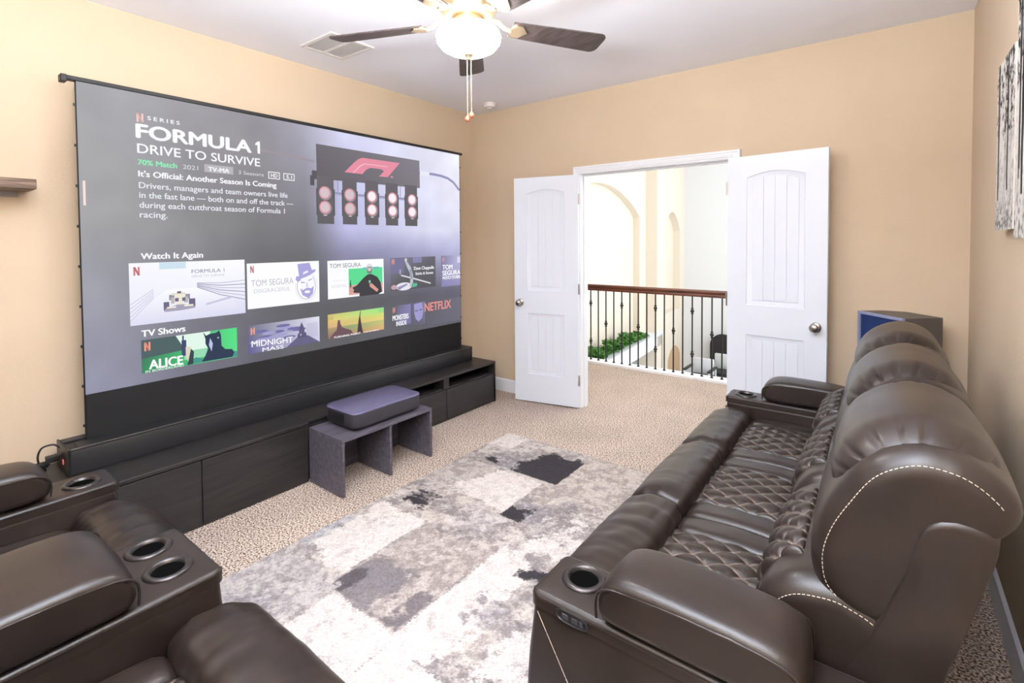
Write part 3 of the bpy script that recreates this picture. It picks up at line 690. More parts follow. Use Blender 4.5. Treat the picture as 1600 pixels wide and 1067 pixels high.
# fourth tile: small figure on a lit white stage
tp = [(rect(1.922,2.420,0.360,0.628), [(92,92,96),(92,92,96),(104,102,114),(136,132,150)]), (rect(1.922,2.06,0.50,0.627), (122,118,152)), (rect(2.16,2.26,0.58,0.628), (140,136,178)),
      (ell(2.06,0.388,0.085,0.033,20), (232,230,240)), (ell(1.955,0.388,0.030,0.02,12), (196,164,172)), ([(2.145,0.372),(2.20,0.38),(2.205,0.404),(2.16,0.41)], (96,190,160)), ([(2.00,0.36),(2.10,0.40),(2.09,0.41),(1.985,0.385)], (150,146,186))]
tp += [(q, (226,226,234)) for q in line([(2.03,0.482),(2.20,0.438),(2.36,0.393)], 0.011)]
tp += [(ell(2.082,0.606,0.014,0.017,12), (206,208,216)), ([(2.075,0.588),(2.096,0.592),(2.135,0.545),(2.158,0.480),(2.158,0.415),(2.135,0.376),(2.118,0.380),(2.128,0.44),(2.122,0.50),(2.095,0.545)], (190,196,206)), ([(2.12,0.53),(2.14,0.525),(2.15,0.45),(2.135,0.44)], (150,156,168)), (ell(2.02,0.51,0.008,0.024,10), (176,172,190))]
thumb(tp); nlogo(1.934, 0.574, 0.026, 0.046, (236,168,160), scr); text('Dave Chappelle', 2.169, 2.401, 0.519, 0.029, WT, scr, 0.02); text('Sticks & Stones', 2.185, 2.390, 0.476, 0.024, WT, scr, 0.02)
# fifth tile runs off the screen edge
tp = [(rect(2.491,2.741,0.350,0.629), [(138,134,178),(150,146,186),(190,190,224),(128,126,156)]), (rect(2.70,2.741,0.56,0.615), (220,220,240))]
thumb(tp); nlogo(2.503, 0.572, 0.026, 0.046, (226,160,170), scr); text('TOM', 2.506, 2.632, 0.505, 0.044, WT, scr, 0.03); text('SEGURA', 2.504, 2.736, 0.452, 0.044, WT, scr, 0.03); text('MOSTLY STORIES', 2.507, 2.736, 0.416, 0.028, WT, scr, 0.03)
# second row
tp = [(rect(0.237,0.730,0.056,0.236), [(52,140,94),(96,224,140),(86,226,136),(74,96,98)]), ([(0.237,0.135),(0.45,0.150),(0.40,0.236),(0.237,0.236)], (78,98,100)), ([(0.40,0.236),(0.455,0.130),(0.56,0.130),(0.58,0.236)], (226,246,234)), (rect(0.44,0.56,0.09,0.14), (150,220,180)),
      ([(0.44,0.062),(0.73,0.058),(0.73,0.09),(0.70,0.098),(0.65,0.10),(0.55,0.075),(0.50,0.095)], (70,150,138)),
      ([(0.540,0.236),(0.556,0.212),(0.575,0.220),(0.612,0.222),(0.628,0.234),(0.638,0.205),(0.640,0.14),(0.66,0.115),(0.70,0.108),(0.712,0.085),(0.70,0.06),(0.53,0.062),(0.55,0.095),(0.566,0.135),(0.552,0.165),(0.552,0.195)], (44,58,84)),
      ([(0.578,0.195),(0.592,0.16),(0.584,0.115),(0.570,0.155)], (190,196,232)), (ell(0.622,0.19,0.006,0.006,8), (170,170,200)),
      (rect(0.428,0.452,0.115,0.205), (64,74,112)), (rect(0.432,0.440,0.205,0.232), (64,74,112)), ([(0.448,0.165),(0.475,0.160),(0.482,0.095),(0.462,0.07),(0.448,0.11)], (222,214,196)), ([(0.475,0.15),(0.49,0.13),(0.485,0.06),(0.455,0.058)], (54,70,74))]
thumb(tp); nlogo(0.250, 0.175, 0.028, 0.048, (250,158,136), scr); text('ALICE', 0.271, 0.432, 0.073, 0.052, WT, scr, 0.03, rot=-0.02); text('IN BORDERLAND', 0.253, 0.436, 0.0565, 0.013, WT, scr, 0.01)
tp = [(rect(0.796,1.288,0.057,0.236), [(96,94,150),(206,204,232),(226,226,242),(110,108,132)])]
for k in range(16):
    s = 0.80+0.30*((k*7) % 16)/16; t = 0.125+0.10*((k*k*5+k*3) % 17)/17
    tp += [(ell(s+0.055, t, 0.05, 0.010, 10), (116,112,166) if k % 2 else (164,162,206))]
for k in range(10): tp += [(rect(1.195+0.008*k,1.198+0.008*k,0.09+0.006*(k%3),0.20), (176,174,200))]
tp += [([(1.04,0.057),(1.285,0.057),(1.20,0.115),(1.155,0.122),(1.115,0.110)], (104,100,136)), ([(1.118,0.105),(1.188,0.108),(1.184,0.140),(1.124,0.138)], (92,90,122)), (rect(1.132,1.172,0.138,0.172), (98,94,128)), ([(1.134,0.170),(1.170,0.170),(1.152,0.214)], (92,90,122)), (rect(1.140,1.150,0.12,0.135), (170,168,200))]
thumb(tp); nlogo(0.812, 0.176, 0.026, 0.046, (248,170,152), scr); text('MIDNIGHT', 0.817, 1.088, 0.099, 0.040, WT, scr, 0.014, rot=-0.048); text('MASS', 0.884, 1.024, 0.058, 0.026, WT, scr, 0.014, rot=-0.02)
tp = [(rect(1.354,1.850,0.062,0.238), [(150,108,104),(226,176,120),(150,230,140),(214,196,120)]), (rect(1.354,1.850,0.14,0.20), [(220,176,128),(238,212,126),(206,226,120),(226,196,124)]), (rect(1.40,1.80,0.19,0.237), [(228,210,126),(186,228,130),(156,232,140),(206,200,120)])]
tp += [([(1.365,0.064),(1.40,0.10),(1.425,0.118),(1.432,0.165),(1.436,0.188),(1.452,0.188),(1.456,0.160),(1.470,0.132),(1.50,0.118),(1.545,0.100),(1.570,0.064)], [(112,84,92)]*11), ([(1.598,0.064),(1.606,0.12),(1.612,0.165),(1.620,0.198),(1.630,0.236),(1.634,0.234),(1.628,0.192),(1.634,0.15),(1.642,0.105),(1.652,0.064)], (78,62,70))]
thumb(tp)
text('TURNING POINT', 1.398, 1.628, 0.060, 0.014, WT, scr, 0.03); text('THE BOMBING', 1.655, 1.80, 0.062, 0.010, WT, scr, 0.02)
tp = [(rect(1.98,2.135,0.07,0.236), [(120,116,160),(128,124,168),(138,134,182),(110,108,128)]), (rect(2.13,2.29,0.05,0.24), [(98,96,108),(110,108,132),(130,126,166),(104,102,122)]), ([(2.165,0.228),(2.255,0.236),(2.272,0.16),(2.255,0.10),(2.215,0.075),(2.185,0.10),(2.168,0.15)], (162,158,208)), ([(2.175,0.165),(2.21,0.165),(2.21,0.175),(2.175,0.175)], (110,106,146)), ([(2.225,0.168),(2.26,0.168),(2.26,0.178),(2.225,0.178)], (110,106,146)), (rect(2.32,2.741,0.02,0.24), [(102,100,112),(112,110,124),(116,114,128),(98,97,104)])]
thumb(tp); nlogo(1.938, 0.179, 0.024, 0.046, (226,158,156), scr); text('MONSTERS', 1.936, 2.102, 0.118, 0.044, WT, scr, 0.02); text('INSIDE', 1.973, 2.080, 0.070, 0.038, WT, scr, 0.02)
text('NETFLIX', 2.285, 2.607, 0.152, 0.076, (232,150,146), scr, 0.025)

# mains lead of the screen
t = thing('power_lead', (0.12, -3.29, 0.372), 'black power lead looping from the left end of the screen case', 'cable')
b = MB(); pts = [(0.17,-3.249,0.485),(0.165,-3.27,0.505),(0.16,-3.31,0.50),(0.155,-3.325,0.46),(0.155,-3.318,0.415),(0.16,-3.30,0.39),(0.13,-3.31,0.379),(0.07,-3.30,0.379),(0.05,-3.26,0.379)]
sm = []
for i in range(len(pts)-1):
    for k in range(5):
        u = k/5; p = [Vector(pts[max(0,min(len(pts)-1,i+d))]) for d in (-1,0,1,2)]
        sm.append(0.5*((2*p[1])+(-p[0]+p[2])*u+(2*p[0]-5*p[1]+4*p[2]-p[3])*u*u+(-p[0]+3*p[1]-3*p[2]+p[3])*u**3))
b.tube(sm, 0.0045, 7); obj('cord', b, M_black, t, 60)
b = MB(); b.box(0.145, 0.175, -3.335, -3.29, 0.405, 0.43, 0.005); b.box(0.15, 0.19, -3.30, -3.2485, 0.425, 0.455, 0.004); obj('plug', b, M_black, t)
b = MB(); b.box(0.20, 0.218, -3.247, -3.2425, 0.41, 0.435, 0.002, 1); obj('power_switch', b, M_led, scr, label='lit red rocker switch')

# ------------------------------------------------------------------ projector and its stand
t = thing('cube_shelf', (0.71, -1.822, 0), 'dark grey two-bay shelf box standing on the carpet before the black cabinets', 'shelf')
x0, x1, y0, y1, h = 0.545, 0.89, -2.172, -1.472, 0.338
b = MB(); b.box(x0, x1, y0, y1, h-0.018, h, 0.001, 1); obj('top_panel', b, M_cube, t)
for yy in ((y0, y0+0.018), (y1-0.018, y1)):
    b = MB(); b.box(x0, x1, yy[0], yy[1], 0.004, h-0.018, 0.001, 1); obj('side_panel', b, M_cube, t)
b = MB(); b.box(x0, x1-0.002, -1.831, -1.813, 0.004, h-0.018, 0.001, 1); obj('divider', b, M_cube, t)
b = MB(); b.box(x0, x0+0.006, y0+0.018, y1-0.018, 0.004, h-0.018); obj('back_panel', b, M_cube, t)
t = thing('projector', (0.70, -1.80, 0.338), 'low rounded grey ultra short throw projector on top of the shelf box', 'projector')
def rrect(x0, x1, y0, y1, r, k=6):
    out = []
    for cx, cy, a0 in ((x1-r,y1-r,0),(x0+r,y1-r,PI/2),(x0+r,y0+r,PI),(x1-r,y0+r,1.5*PI)):
        out += [(cx+r*math.cos(a0+PI/2*i/k), cy+r*math.sin(a0+PI/2*i/k)) for i in range(k+1)]
    return out
px0, px1, py0, py1 = 0.548, 0.866, -2.072, -1.535
b = MB(); b.loft([[(x,y,z) for x,y in rrect(px0+i, px1-i, py0+i, py1-i, 0.05)] for z, i in ((0.356,0.012),(0.362,0.004),(0.37,0.0),(0.442,0.0))]); obj('body', b, M_proj, t, 40)
b = MB(); b.loft([[(x,y,z) for x,y in rrect(px0+i, px1-i, py0+i, py1-i, 0.05)] for z, i in ((0.442,0.0015),(0.447,-0.001),(0.452,0.001),(0.456,0.006))]); obj('lid', b, M_projtop, t, 40)
b = MB(); b.loft([[(x,y,z) for x,y in rrect(px0+0.03, px1-0.03, py0+0.03, py1-0.03, 0.03)] for z in (0.339,0.356)]); obj('plinth', b, M_black, t, 40)
for k in range(9):
    b = MB(); b.box(px0+0.06, px1-0.10, py0-0.002, py0+0.004, 0.372+0.007*k, 0.375+0.007*k); obj('vent_slat', b, M_black, t)

# ------------------------------------------------------------------ rug
def vnoise(X, Y, freq, seed):
    r = np.random.RandomState(seed); n = 256; g = r.rand(n, n)
    x = X*freq; y = Y*freq; xi = np.floor(x).astype(int); yi = np.floor(y).astype(int); fx = x-xi; fy = y-yi
    fx = fx*fx*(3-2*fx); fy = fy*fy*(3-2*fy)
    a = g[xi % n, yi % n]; b_ = g[(xi+1) % n, yi % n]; c = g[xi % n, (yi+1) % n]; d = g[(xi+1) % n, (yi+1) % n]
    return (a*(1-fx)+b_*fx)*(1-fy)+(c*(1-fx)+d*fx)*fy
def fbm(X, Y, f, seed, octv=5, gain=0.62):
    s = 0; a = 1; tot = 0
    for o in range(octv): s = s+a*vnoise(X+o*7.1, Y+o*3.7, f*2**o, seed+o); tot += a; a *= gain
    return s/tot
RX0, RX1, RY0, RY1 = 1.072, 2.60, -3.20, -0.853
nx, ny = 380, 580
gx, gy = np.meshgrid(np.linspace(RX0, RX1, nx), np.linspace(RY0, RY1, ny))
nz = fbm(gx, gy, 9, 11, 6, 0.75); nz = (nz-nz.min())/(nz.max()-nz.min()); nzs = fbm(gx, gy*2.2, 7, 31, 6, 0.8); nzs = (nzs-nzs.min())/(nzs.max()-nzs.min())
fine = np.random.RandomState(5).rand(ny, nx)
col = np.zeros((ny, nx, 3)); col[:] = (182, 172, 166)
def blend(mask, c):
    global col; col = col*(1-mask[..., None])+np.array(c, dtype=float)*mask[..., None]
def sstep(a, b_, x): t_ = np.clip((x-a)/(b_-a), 0, 1); return t_*t_*(3-2*t_)
blend(sstep(0.50, 0.62, nz)*0.75, (146, 138, 138)); blend(sstep(0.5, 0.40, nz)*0.5, (206, 196, 188)); blend(sstep(0.62, 0.72, nzs)*0.7, (120, 113, 114))
def patch(x0, x1, y0, y1, c, soft=(0.01,0.01,0.01,0.01), dens=1.0, n=None, k=0.10):
    """soft = how far the edge fades at x0,x1,y0,y1 (small = crisp edge)"""
    n = nz if n is None else n
    wob = (fine-0.5)*0.008
    cov = np.minimum(np.minimum((gx-x0+wob)/soft[0], (x1-gx+wob)/soft[1]), np.minimum((gy-y0+wob)/soft[2], (y1-gy+wob)/soft[3]))
    cov = np.clip(cov, -0.2, 1.25)*dens
    blend(sstep(0, k, cov*0.80+0.02-n*0.85+0.05*(fine-0.5)), c)
WHT = (218, 210, 205); DRK = (62, 58, 62); GRY = (148, 142, 144); BGE = (186, 175, 167)
patch(1.78, 2.62, -1.56, -0.85, BGE, (0.01,0.3,0.2,0.02)); 
patch(1.06, 1.31, -1.13, -0.85, WHT, (0.02,0.10,0.12,0.02), 1.15)
patch(1.06, 1.80, -1.36, -0.97, GRY, (0.3,0.02,0.05,0.3), 0.9)
patch(1.36, 1.80, -1.335, -0.885, DRK, (0.32,0.012,0.012,0.20), 1.25)
patch(1.06, 1.36, -1.34, -1.20, DRK, (0.2,0.1,0.06,0.06), 0.82, nzs)
patch(1.06, 1.52, -1.80, -1.34, (176,166,160), (0.02,0.2,0.1,0.02))
patch(1.24, 1.725, -1.77, -1.345, WHT, (0.30,0.012,0.10,0.05), 1.2)
patch(1.72, 2.15, -1.80, -1.50, GRY, (0.01,0.3,0.05,0.12), 0.9); patch(1.72, 1.93, -1.79, -1.57, DRK, (0.01,0.16,0.02,0.16), 1.05)
patch(1.85, 2.30, -1.98, -1.42, WHT, (0.25,0.2,0.12,0.25), 0.85)
patch(1.08, 1.46, -2.05, -1.78, DRK, (0.16,0.2,0.10,0.10), 0.80, nzs); patch(1.46, 1.92, -2.1, -1.77, (190,182,180), (0.2,0.2,0.2,0.05))
patch(1.075, 1.47, -2.62, -2.03, WHT, (0.10,0.015,0.14,0.06), 0.98); patch(1.07, 1.20, -2.62, -2.2, (176,174,178), (0.01,0.1,0.1,0.1), 0.8)
patch(1.47, 1.91, -2.645, -2.02, (172,161,155), (0.012,0.012,0.012,0.10), 1.3); patch(1.47, 1.915, -2.645, -2.26, (128,122,124), (0.02,0.25,0.012,0.22), 0.86); patch(1.47, 1.62, -2.645, -2.42, (92,87,90), (0.02,0.12,0.02,0.14), 0.85)
patch(1.70, 1.915, -2.645, -2.30, (120,113,115), (0.16,0.012,0.02,0.2), 0.75)
patch(1.07, 1.53, -3.2, -2.56, (178,171,170), (0.01,0.02,0.02,0.12), 1.2); patch(1.15, 1.60, -3.2, -2.62, GRY, (0.2,0.2,0.2,0.12), 0.62)
patch(1.52, 1.94, -3.0, -2.645, WHT, (0.05,0.015,0.14,0.012), 1.2); patch(1.56, 1.90, -2.95, -2.82, GRY, (0.15,0.15,0.1,0.1), 0.55)
patch(1.91, 2.24, -2.68, -1.86, WHT, (0.012,0.22,0.012,0.20), 1.10); patch(1.98, 2.3, -2.5, -2.2, GRY, (0.12,0.12,0.12,0.12), 0.62)
patch(1.93, 2.62, -3.2, -2.66, WHT, (0.012,0.05,0.05,0.03), 0.86); patch(2.02, 2.30, -2.98, -2.72, (132,124,124), (0.12,0.12,0.1,0.1), 0.66); patch(2.2, 2.5, -2.66, -2.3, WHT, (0.1,0.1,0.1,0.1), 0.8)
patch(2.05, 2.30, -2.14, -1.99, DRK, (0.08,0.1,0.05,0.05), 0.72)
n25 = fbm(gx, gy, 26, 77, 5, 0.8); n25 = (n25-n25.min())/(n25.max()-n25.min()); n60 = fbm(gx, gy, 55, 87, 3, 0.8)
lum = col.mean(-1); wm = sstep(196, 214, lum)
col = col*(1-(wm*sstep(0.52, 0.66, n25)*(0.25+0.6*sstep(0.40,0.62,nz)))[..., None]*0.55)+np.array((158,148,146.))*(wm*sstep(0.52, 0.66, n25)*(0.25+0.6*sstep(0.40,0.62,nz)))[..., None]*0.55
gm = sstep(120, 150, lum)*(1-wm); col = col*(1-(gm*sstep(0.50,0.62,n25)*0.35)[..., None])+np.array((118,110,110.))*(gm*sstep(0.50,0.62,n25)*0.35)[..., None]
col = col+((gm*sstep(0.48,0.36,n25)*0.45)[..., None])*(np.array((208,200,194.))-col)
col *= (0.73+0.18*fine+0.16*n60)[..., None]
z = 0.010+0.0035*fine+0.002*nz
z[0, :] = z[-1, :] = 0.001; z[:, 0] = z[:, -1] = 0.001
vs = np.stack([gx, gy, z], -1).reshape(-1, 3)
idx = np.arange(nx*ny).reshape(ny, nx)
fs = np.stack([idx[:-1,:-1], idx[:-1,1:], idx[1:,1:], idx[1:,:-1]], -1).reshape(-1, 4)
me = bpy.data.meshes.new('area_rug'); me.vertices.add(len(vs)); me.vertices.foreach_set('co', vs.astype(np.float32).ravel())
me.loops.add(fs.size); me.loops.foreach_set('vertex_index', fs.astype(np.int32).ravel()); me.polygons.add(len(fs)); me.polygons.foreach_set('loop_start', np.arange(0, fs.size, 4, dtype=np.int32)); me.update(calc_edges=True)
c01 = np.clip(col/255.0, 0, 1); cl = np.where(c01 <= 0.04045, c01/12.92, ((c01+0.055)/1.055)**2.4)
ca = me.color_attributes.new('Col', 'FLOAT_COLOR', 'POINT'); ca.data.foreach_set('color', np.concatenate([cl.reshape(-1,3), np.ones((nx*ny,1))], 1).astype(np.float32).ravel())
me.materials.append(M_rug); me.shade_smooth()
rug = bpy.data.objects.new('area_rug', me); C.objects.link(rug); tag(rug, 'grey and white distressed patchwork area rug on the carpet before the sofa', 'rug')

# ------------------------------------------------------------------ reclining sofas
def catmull(pts, m, closed=True):
    P = [Vector(p) for p in pts]; n = len(P); out = []
    segs = n if closed else n-1
    for i in range(segs):
        if closed: p0,p1,p2,p3 = P[(i-1)%n],P[i],P[(i+1)%n],P[(i+2)%n]
        else: p0,p1,p2,p3 = P[max(i-1,0)],P[i],P[i+1],P[min(i+2,n-1)]
        for k in range(12):
            u = k/12; out.append(0.5*((2*p1)+(-p0+p2)*u+(2*p0-5*p1+4*p2-p3)*u*u+(-p0+3*p1-3*p2+p3)*u**3))
    if not closed: out.append(P[-1])
    D = [0.0]
    seq = out+[out[0]] if closed else out
    for a, c in zip(seq[:-1], seq[1:]): D.append(D[-1]+(c-a).length)
    res = []; j = 0
    for i in range(m):
        d = D[-1]*i/(m if closed else m-1)
        while j < len(D)-2 and D[j+1] < d: j += 1
        u = (d-D[j])/max(1e-9, D[j+1]-D[j]); res.append(seq[j].lerp(seq[j+1], min(1, u)))
    return res
def inward(P):
    n = len(P); A = sum(P[i].x*P[(i+1)%n].y-P[(i+1)%n].x*P[i].y for i in range(n)); sg = 1 if A > 0 else -1
    N = []
    for i in range(n):
        t = P[(i+1)%n]-P[(i-1)%n]
        if t.length < 1e-9: t = Vector((1,0))
        t.normalize(); N.append(Vector((-t.y, t.x))*sg)
    return N
def inset_poly(P, N, d, it=4):
    """offset inwards in small smoothed steps so concave spots do not fold"""
    Q = [p.copy() for p in P]
    for _ in range(it):
        N2 = inward(Q); Q = [q+n_*(d/it) for q, n_ in zip(Q, N2)]
        n = len(Q); Q = [q*0.8+(Q[i-1]+Q[(i+1)%n])*0.1 for i, q in enumerate(Q)]
    return Q
def cushion(prof, x0, x1, R=0.03, L=None, m=72, nlat=14, bulge=0.0, disp=None, ne=7, smooth_prof=True, radial=False):
    """upholstered body: closed (f,z) profile swept across x with rounded ends. R inset at the ends, L its reach"""
    L = R if L is None else L
    P = catmull(prof, m) if smooth_prof else [Vector(p) for p in prof]
    N = inward(P); xs = []
    for i in range(ne+1):
        a = PI/2*i/ne; xs.append((x0+L*(1-math.sin(a)), R*(1-math.cos(PI/2-a)) if False else R*(1-math.cos(a))))
    ends = sorted([(L*(1-math.cos(PI/2*i/ne)), R*(1-math.sin(PI/2*i/ne))) for i in range(ne+1)])
    secs = [(x0+d, ins) for d, ins in ends]
    for i in range(1, nlat): secs.append((x0+L+(x1-x0-2*L)*i/nlat, 0.0))
    secs += [(x1-d, ins) for d, ins in reversed(ends)]
    rings = []
    cache = {}; cen = sum(P, Vector((0,0)))/len(P)
    for x, ins in secs:
        w = (x-x0)/(x1-x0); bl = bulge*(1-(2*w-1)**2)
        k = round(ins, 5)
        if k not in cache: cache[k] = (P if ins <= 1e-6 else [p+(cen-p).normalized()*ins for p in P] if radial else inset_poly(P, N, ins))
        Q = cache[k]; ring = []
        for i, q in enumerate(Q):
            p = q-N[i]*bl
            if disp: p = p-N[i]*disp(x, w, i/m, p)
            ring.append((x, p.x, p.y))
        rings.append(ring)
    return MB().loft(rings)
def bevel_prism(prof, x0, x1, r, m=64):
    P = [Vector(p) for p in prof]; m = len(P); bm = bmesh.new()
    A = [bm.verts.new((x0, p.x, p.y)) for p in P]; B_ = [bm.verts.new((x1, p.x, p.y)) for p in P]
    fa = bm.faces.new(A); fb = bm.faces.new(list(reversed(B_)))
    for i in range(m): bm.faces.new((A[i], B_[i], B_[(i+1) % m], A[(i+1) % m]))
    bmesh.ops.recalc_face_normals(bm, faces=bm.faces[:])
    bmesh.ops.bevel(bm, geom=list(fa.edges)+list(fb.edges), offset=r, segments=4, profile=0.5, affect='EDGES', clamp_overlap=True)
    bm.verts.index_update(); b = MB().add([tuple(v.co) for v in bm.verts], [tuple(v.index for v in f.verts) for f in bm.faces]); bm.free(); return b
def path_on(prof, x, inset, a, c, m=60, closed=True):
    P = catmull(prof, m, closed); cen = sum(P, Vector((0,0)))/len(P)
    Q = [p+(cen-p).normalized()*inset for p in P]
    return [(x, Q[int(i) % m].x, Q[int(i) % m].y) for i in np.linspace(a*m, c*m, int(abs(c-a)*m)+2)]
def stitches(path, parent, name='stitching', r=0.0009, dash=0.006, gap=0.0035):
    P = [Vector(p) for p in path]; D = [0]
    for a, c in zip(P[:-1], P[1:]): D.append(D[-1]+(c-a).length)
    def at(d):
        for j in range(len(D)-1):
            if D[j+1] >= d: return P[j].lerp(P[j+1], (d-D[j])/max(1e-9, D[j+1]-D[j]))
        return P[-1]
    b = MB(); d = 0
    while d+dash < D[-1]: b.tube([at(d), at(d+dash)], r, 4); d += dash+gap
    o = obj(name, b, M_thread, parent, None); o['kind'] = 'stuff'; return o
def holed_block(outline, z0, z1, r, holes, seg=4):
    """vertical-sided block with rounded top edge and open round wells (cx, cy, rad) in its top"""
    bm = bmesh.new(); P = [Vector(p) for p in outline]; N = inward(P); prev = None; n = len(P)
    rings = [(z0, 0.0)]+[(z1-r+r*math.sin(PI/2*i/seg), r*(1-math.cos(PI/2*i/seg))) for i in range(seg+1)]
    for z_, ins in rings:
        cur = [bm.verts.new((p.x+nn.x*ins, p.y+nn.y*ins, z_)) for p, nn in zip(P, N)]
        if prev:
            for i in range(n): bm.faces.new((prev[i], prev[(i+1)%n], cur[(i+1)%n], cur[i]))
        else: bm.faces.new(list(reversed(cur)))
        prev = cur
    es = []
    for i in range(n):
        e = bm.edges.get((prev[i], prev[(i+1)%n])); es.append(e)
    for cx, cy, rad in holes:
        k = 28; L0 = [bm.verts.new((cx+rad*math.cos(2*PI*i/k), cy+rad*math.sin(2*PI*i/k), z1)) for i in range(k)]
        es += [bm.edges.new((L0[i], L0[(i+1)%k])) for i in range(k)]
    bmesh.ops.triangle_fill(bm, use_beauty=True, edges=es)
    kill = [f for f in bm.faces if abs(f.calc_center_median().z-z1) < 1e-4 and any((f.calc_center_median().x-h[0])**2+(f.calc_center_median().y-h[1])**2 < (h[2]*0.98)**2 for h in holes)]
    bmesh.ops.delete(bm, geom=kill, context='FACES_ONLY')
    bm.verts.index_update(); b = MB().add([tuple(v.co) for v in bm.verts], [tuple(v.index for v in f.verts) for f in bm.faces]); bm.free(); return b
def cup(parent, cx, cy, z, rad):
    b = MB(); b.lathe([(rad-0.012,-0.006),(rad-0.009,0.004),(rad-0.002,0.008),(rad+0.005,0.006),(rad+0.010,0.0),(rad+0.009,-0.003),(rad-0.001,-0.004)], (cx,cy,z), n=32)
    o = obj('cup_holder', b, M_cuprim, parent, 60, label='dark metal cup holder')
    b = MB(); b.lathe([(rad-0.006,-0.0035),(rad-0.008,-0.072),(rad-0.014,-0.076),(0.0005,-0.077)], (cx,cy,z), n=28)
    obj('cup_well', b, M_cupblack, parent, 60)
def quilt_panel(parent, surf, x0, x1, slen, nu, nv, ds, dt, hgt, name='quilted_panel', lift=0.0):
    """surf(x, v) -> (point, normal) with v 0..1 along the panel of length slen"""
    vs, th = [], []
    for j in range(nv):
        for i in range(nu):
            u = i/(nu-1); v = j/(nv-1); x = x0+(x1-x0)*u; s = v*slen
            a = (x-x0)/ds+s/dt; c = (x-x0)/ds-s/dt
            da = abs(a-round(a)); dc = abs(c-round(c)); g = min(da, dc)
            puff = (math.sin(PI*min(1, 2*da)/2)*math.sin(PI*min(1, 2*dc)/2))**0.45
            edge = min(1, min(u, 1-u)*(x1-x0)/0.012, min(v, 1-v)*slen/0.012); edge = math.sin(PI/2*max(0, edge))
            p, n_ = surf(x, v); q = Vector(p)+Vector(n_)*(lift+hgt*puff*edge-0.006*(1-edge))
            vs.append(q); th.append(min(1.0, max(0.0, 1.2-g/0.034))*0.62 if 0 < i < nu-1 else 0)
    fs = [(j*nu+i, j*nu+i+1, (j+1)*nu+i+1, (j+1)*nu+i) for j in range(nv-1) for i in range(nu-1)]
    b = MB().add(vs, fs); o = obj(name, b, M_leather, parent, 180)
    at = o.data.attributes.new('stitch_sheen', 'FLOAT', 'POINT'); at.data.foreach_set('value', np.array(th, dtype=np.float32)); return o
def wr(x, k, seed): return mnoise.noise(Vector((x*k, seed, 0.3)))

WING = [(0.420,0.690),(0.450,0.725),(0.460,0.79),(0.446,0.86),(0.412,0.93),(0.36,1.00),(0.30,1.038),(0.25,1.046),(0.19,1.030),(0.14,0.985),(0.135,0.945),(0.165,0.90),(0.20,0.82),(0.235,0.74),(0.28,0.695),(0.34,0.672),(0.39,0.672)]
PILLOW0 = [(0.408,0.90),(0.424,0.965),(0.402,1.05),(0.362,1.116),(0.31,1.160),(0.262,1.178),(0.215,1.168),(0.17,1.135),(0.142,1.08),(0.128,1.015),(0.16,0.985),(0.24,0.98),(0.33,0.95)]
WING = [(f, z_+0.012*min(1, max(0, (z_-0.80)/0.18))) for f, z_ in WING]
PILLOW = [(0.292+(f-0.284)*0.94, 0.91+(z_-0.90)*0.64) for f, z_ in PILLOW0]
LUMBAR = [(0.50,0.44),(0.545,0.51),(0.570,0.575),(0.572,0.625),(0.552,0.675),(0.515,0.712),(0.465,0.732),(0.39,0.735),(0.31,0.69),(0.30,0.56),(0.34,0.45),(0.44,0.42)]
SHELL = [(0.286,0.87),(0.278,0.905),(0.262,0.932),(0.228,0.947),(0.19,0.944),(0.164,0.930),(0.168,0.89),(0.185,0.82),(0.226,0.66),(0.29,0.42),(0.335,0.12),(0.36,0.09),(0.46,0.09),(0.48,0.20),(0.46,0.48),(0.385,0.62),(0.340,0.71),(0.315,0.777),(0.295,0.83)]
FPAD = [(0.912,0.42),(0.912,0.475),(0.93,0.508),(0.975,0.522),(1.03,0.520),(1.085,0.500),(1.128,0.462),(1.142,0.41),(1.125,0.345),(1.08,0.31),(1.0,0.30),(0.93,0.32),(0.912,0.36)]
